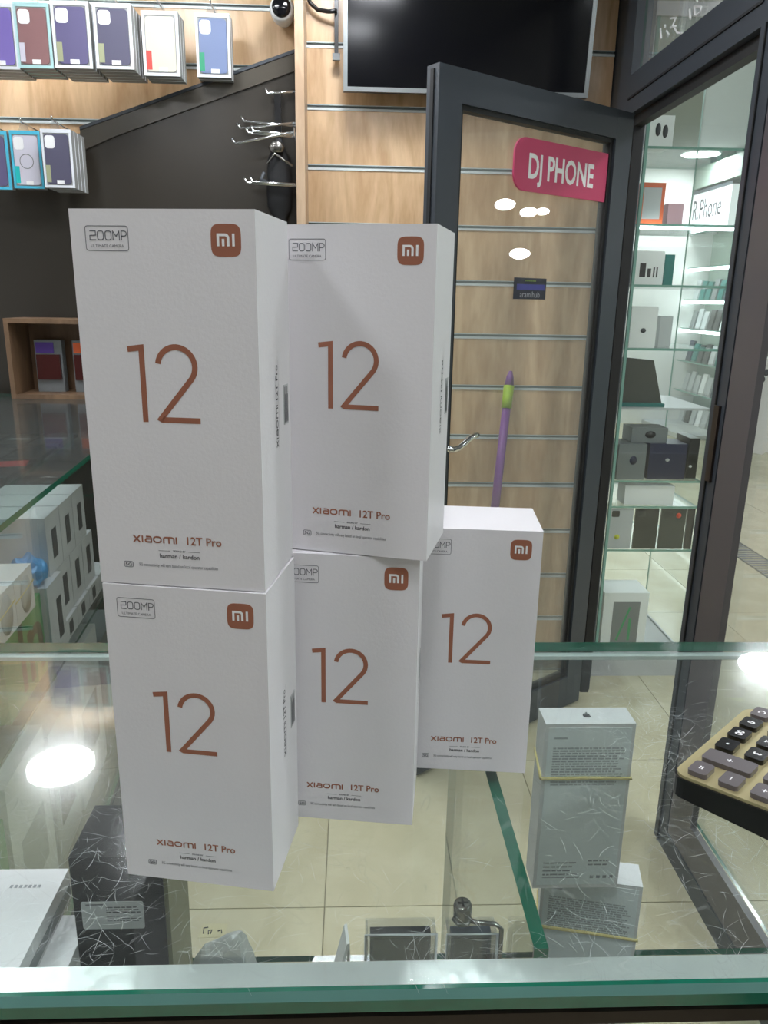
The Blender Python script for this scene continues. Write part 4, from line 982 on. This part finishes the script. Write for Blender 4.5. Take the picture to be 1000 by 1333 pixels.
# leaning laptop
pl = hit(802, 526, 'v', VY0+.05)
t = thing('laptop', 'dark open laptop leaning above the teal cloth in the cabinet', 'laptop', VX0+.012, VY0+.05, zs['e']+.0004)
b = MB(); b.prism([(0, .012), (.165, .012), (.120, .165), (0, .175)], 1, .012, .02); b.build('lid', mat('laptop lid', (60, 62, 56), .4), t)
b = MB(); b.box(0, .165, -.02, .10, 0, .012); b.build('base', M_teal, t)
for k, (x0, x1, y1, hp_, dv, nm, lab, m, ov) in enumerate((
    (802, 838, 624, 46, .02, 'speaker_box', 'grey box with a round blue picture on the fifth cabinet shelf', M_grey, (.55, .55, .014, .016, M_navy)),
    (842, 890, 624, 46, .03, 'speaker_box', 'dark navy box with a pale mark on the fifth cabinet shelf', M_navy, (.5, .55, .008, .006, M_silver)),
    (892, 915, 624, 52, .05, 'speaker_box', 'black box at the right of the fifth cabinet shelf', M_black, (.35, .3, .006, .005, M_white)))):
    t, w_, h = cab_item(x0, x1, y1, dv, nm, lab, 'box', hp_, .12, m); oval(t, w_*ov[0], h*ov[1], ov[2]*1.0, ov[3], ov[4])
    if k == 1:
        tz = zs['f'] + h + .001
        o = thing('camera_box', 'grey box with a black camera emblem lying on the navy box', 'box', VX0+.075, VY0+.05, tz); MB().box(0, .135, 0, .10, 0, .055).build('body', M_grey, o, bevel=.002); oval(o, .07, .03, .020, .013, M_black)
t, w_, h = cab_item(800, 832, 624-46, .02, 'tub', 'pale plastic tub on the grey speaker box', 'tub', 22, .08, mat('pale tub', (170, 190, 190), .3)) if False else (None, 0, 0)
t, w_, h = cab_item(812, 876, 657, .03, 'small_carton', 'long white carton above the row of dark phones', 'box', 24, .08, M_white)
for k, (x0, x1, m, lab) in enumerate(((789, 820, M_silver, 'silver phone with a yellow sticker in the lower cabinet'), (823, 853, mat('black phone back', (34, 38, 36), .25), 'plain black phone between two others in the lower cabinet'), (856, 888, mat('graphite phone back', (60, 64, 60), .25), 'graphite phone with a red sticker in the lower cabinet'), (890, 904, mat('dark phone back', (44, 42, 44), .3), 'half seen dark phone at the right end of the lower row'))):
    t, w_, h = cab_item(x0, x1, 713, .015, 'smartphone', lab, 'phone', 52, .009, m, 'phones in the lower cabinet')
    if k < 3:
        MB().prism(rrect(w_*.1, w_*.42, h*.80, h*.95, .004, 3), 1, -.001, 0).build('camera_bump', M_rubber, t)
    if k in (0, 2):
        b = MB(); b.lathe([(.0001, 0), (.010, 0), (.010, .0006), (.0001, .0006)], 16, M=Matrix.Translation((w_*(.4 if k == 0 else .7), -.0003, h*(.3 if k == 0 else .84))) @ Matrix.Rotation(math.pi/2, 4, 'X')); b.build('sticker', M_yellow if k == 0 else mat('red orange sticker', (240, 80, 50), .5), t)
t, w_, h = cab_item(781, 838, 838, .02, 'handset_box', 'large white box with a window showing green prints at the cabinet bottom', 'box', 74, .14, M_white)
t.location.z = .1004; 
MB().box(w_*.22, w_*.82, -.001, 0, .03, h*.84).build('window', M_grey, t)
b = MB(); b.ribbon([(w_*.35, .04), (w_*.6, h*.75)], .008, -.0012); b.ribbon([(w_*.62, .04), (w_*.62, h*.55)], .010, -.0012); b.build('printed_strokes', M_green, t, fixn=False)

# ------------------------------------------------------------------ across the corridor: lit shop with sign and shelves
U2 = 3.9
def across(px, py): return hit(px, py, 'u', U2)
vA, vB = 7.2, 9.1
a = across(956, 243); c = across(900, 300)
v0, v1 = min(a.y, c.y), max(a.y, c.y) + .15
t = thing('shop_sign', 'white backlit sign reading R.Phone across the corridor', 'sign', U2-.02, (v0+v1)/2, 0)
z1, z0 = across(930, 247).z, across(930, 298).z
b = MB(); b.box(0, .10, -(v1-v0)/2, (v1-v0)/2, z0, z1); b.build('sign_box', M_signlit, t)
b = MB(); b.box(-.01, .12, -(v1-v0)/2-.02, (v1-v0)/2+.02, z1, z1+.03); b.build('sign_edge', M_frame, t)
text('R.Phone', .30, M_darkink, t, (-.004, 0, (z0+z1)/2-.07), rot=(math.pi/2, 0, -math.pi/2), sx=.72)
text('• • • • • • • •', .10, M_lightink, t, (-.004, 0, (z0+z1)/2-.17), rot=(math.pi/2, 0, -math.pi/2)) if False else None
sh = thing('wall_shelving', 'lit glass wall shelves full of phones across the corridor', 'shelves', U2, (v0+v1)/2, 0)
hw = (v1-v0)/2+.25
b = MB(); b.box(.26, .29, -hw, hw, 0, z0-.01); b.build('back_panel', M_paleboxes, sh)
zl = [across(915, y).z for y in (351, 394, 433, 478, 520)]
for k, z in enumerate(zl):
    MB().slab(2, 0, .255, -hw, hw, z+.020, z+.035).build('shelf_board', [G_shelf, G_edgelt], sh)
    if k < 3:
        for (y0, y1) in ((-hw+.05, -.12), (-.06, hw-.05)): MB().box(0.0, .02, y0, y1, z-.012, z+.019).build('led_bar', M_led, sh)
rnd = random.Random(11)
pal = [M_silver, M_grey, M_navy, M_white, M_teal, M_black]
cnt = 0
ph0 = None
for k, z in enumerate(zl[1:] + [zl[-1]-.35]):
    for j in range(9):
        y = -hw + .12 + j*(2*hw-.2)/9
        hh = .19 + .04*rnd.random()
        ci_ = rnd.choice((0, 1, 0, 3, 4, 5, 2)); t = thing('boxed_phone', '%s boxed phone on the %s across the corridor' % (['silver', 'grey', 'navy', 'white', 'teal', 'black'][ci_], ['second lit shelf', 'third lit shelf', 'fourth shelf', 'fifth shelf', 'counter shelf'][k]), 'phone', U2+.10, (v0+v1)/2 + y, z+.0355 if k < len(zl)-1 else z, 0, 'boxed phones on the lit shelves across the corridor')
        MB().box(0, .03, 0, .11, 0, hh, M=Matrix.Shear('XY', 4, (.25, .0)) if False else Matrix.Rotation(.18, 4, 'Y')).build('box', pal[ci_], t)
b = MB(); b.box(-.35, .255, -hw, hw, zl[-1]-.40, zl[-1]-.352); b.build('counter_shelf', M_silver, sh)
b = MB(); b.box(-.33, .25, -hw+.02, hw-.02, 0, zl[-1]-.40); b.build('lower_cabinet', M_frame2, sh)
b = MB(); b.box(U2-.05, U2+.25, v0-.6, 9.18, z1+.05, 2.94); b.build('x', M_paleboxes).name = 'trim_2'
o = bpy.data.objects['trim_2']; o.rotation_euler = (0, 0, A); o['kind'] = 'structure'
# board with dots and wooden stand at the far right
pb_ = hit(985, 592, 'z', 0)
t = thing('pavement_board', 'white rounded standing board with black dots at the far right', 'board', pb_.x-.10, pb_.y-.65, 0, 0)
def pbx(px, py): q = hit(px, py, 'v', pb_.y-.65); return (q.x-(pb_.x-.10), q.z)
out = [pbx(966, 586), pbx(968, 540), pbx(972, 510), pbx(980, 490), pbx(992, 470), pbx(1010, 462), pbx(1040, 462), pbx(1040, 560), pbx(992, 592)]
out = [(x, max(z, .0)) for x, z in out]
MB().prism(out, 1, 0, .05).build('board', M_white, t)
for (px, py, r) in ((986, 504, .03), (992, 494, .03), (998, 485, .03), (985, 516, .035)):
    x, z = pbx(px, py); b = MB(); b.lathe([(.0001, 0), (r, 0), (r, .002), (.0001, .002)], 14, M=Matrix.Translation((x, -.0002, z)) @ Matrix.Rotation(math.pi/2, 4, 'X')); b.build('dot', M_darkink, t)
t = thing('wooden_stand', 'small orange brown wooden stand beside the white board', 'stand', pb_.x-.02, pb_.y-.80, 0)
MB().box(0, .22, 0, .3, 0, .30).build('body', woodmat('stand wood', (170, 120, 60), (196, 146, 84)), t, bevel=.004)
# floor drain in the corridor
g = thing('floor_drain', 'long steel drain grating in the corridor floor', 'drain', 2.33, 4.2, 0)
b = MB(); b.box(-.08, -.07, -1.4, 1.4, 0.0002, .003).box(.07, .08, -1.4, 1.4, .0002, .003); b.build('drain_rim', M_steel, g)
bar = None
for k in range(70):
    if bar is None: bar = MB().box(-.07, .07, 0, .018, .0002, .003).build('drain_bar', M_grey, g)
    o = bar if k == 0 else bar.copy()
    if k: col.objects.link(o); o.parent = g
    o.location = (0, -1.38+k*.04, 0)
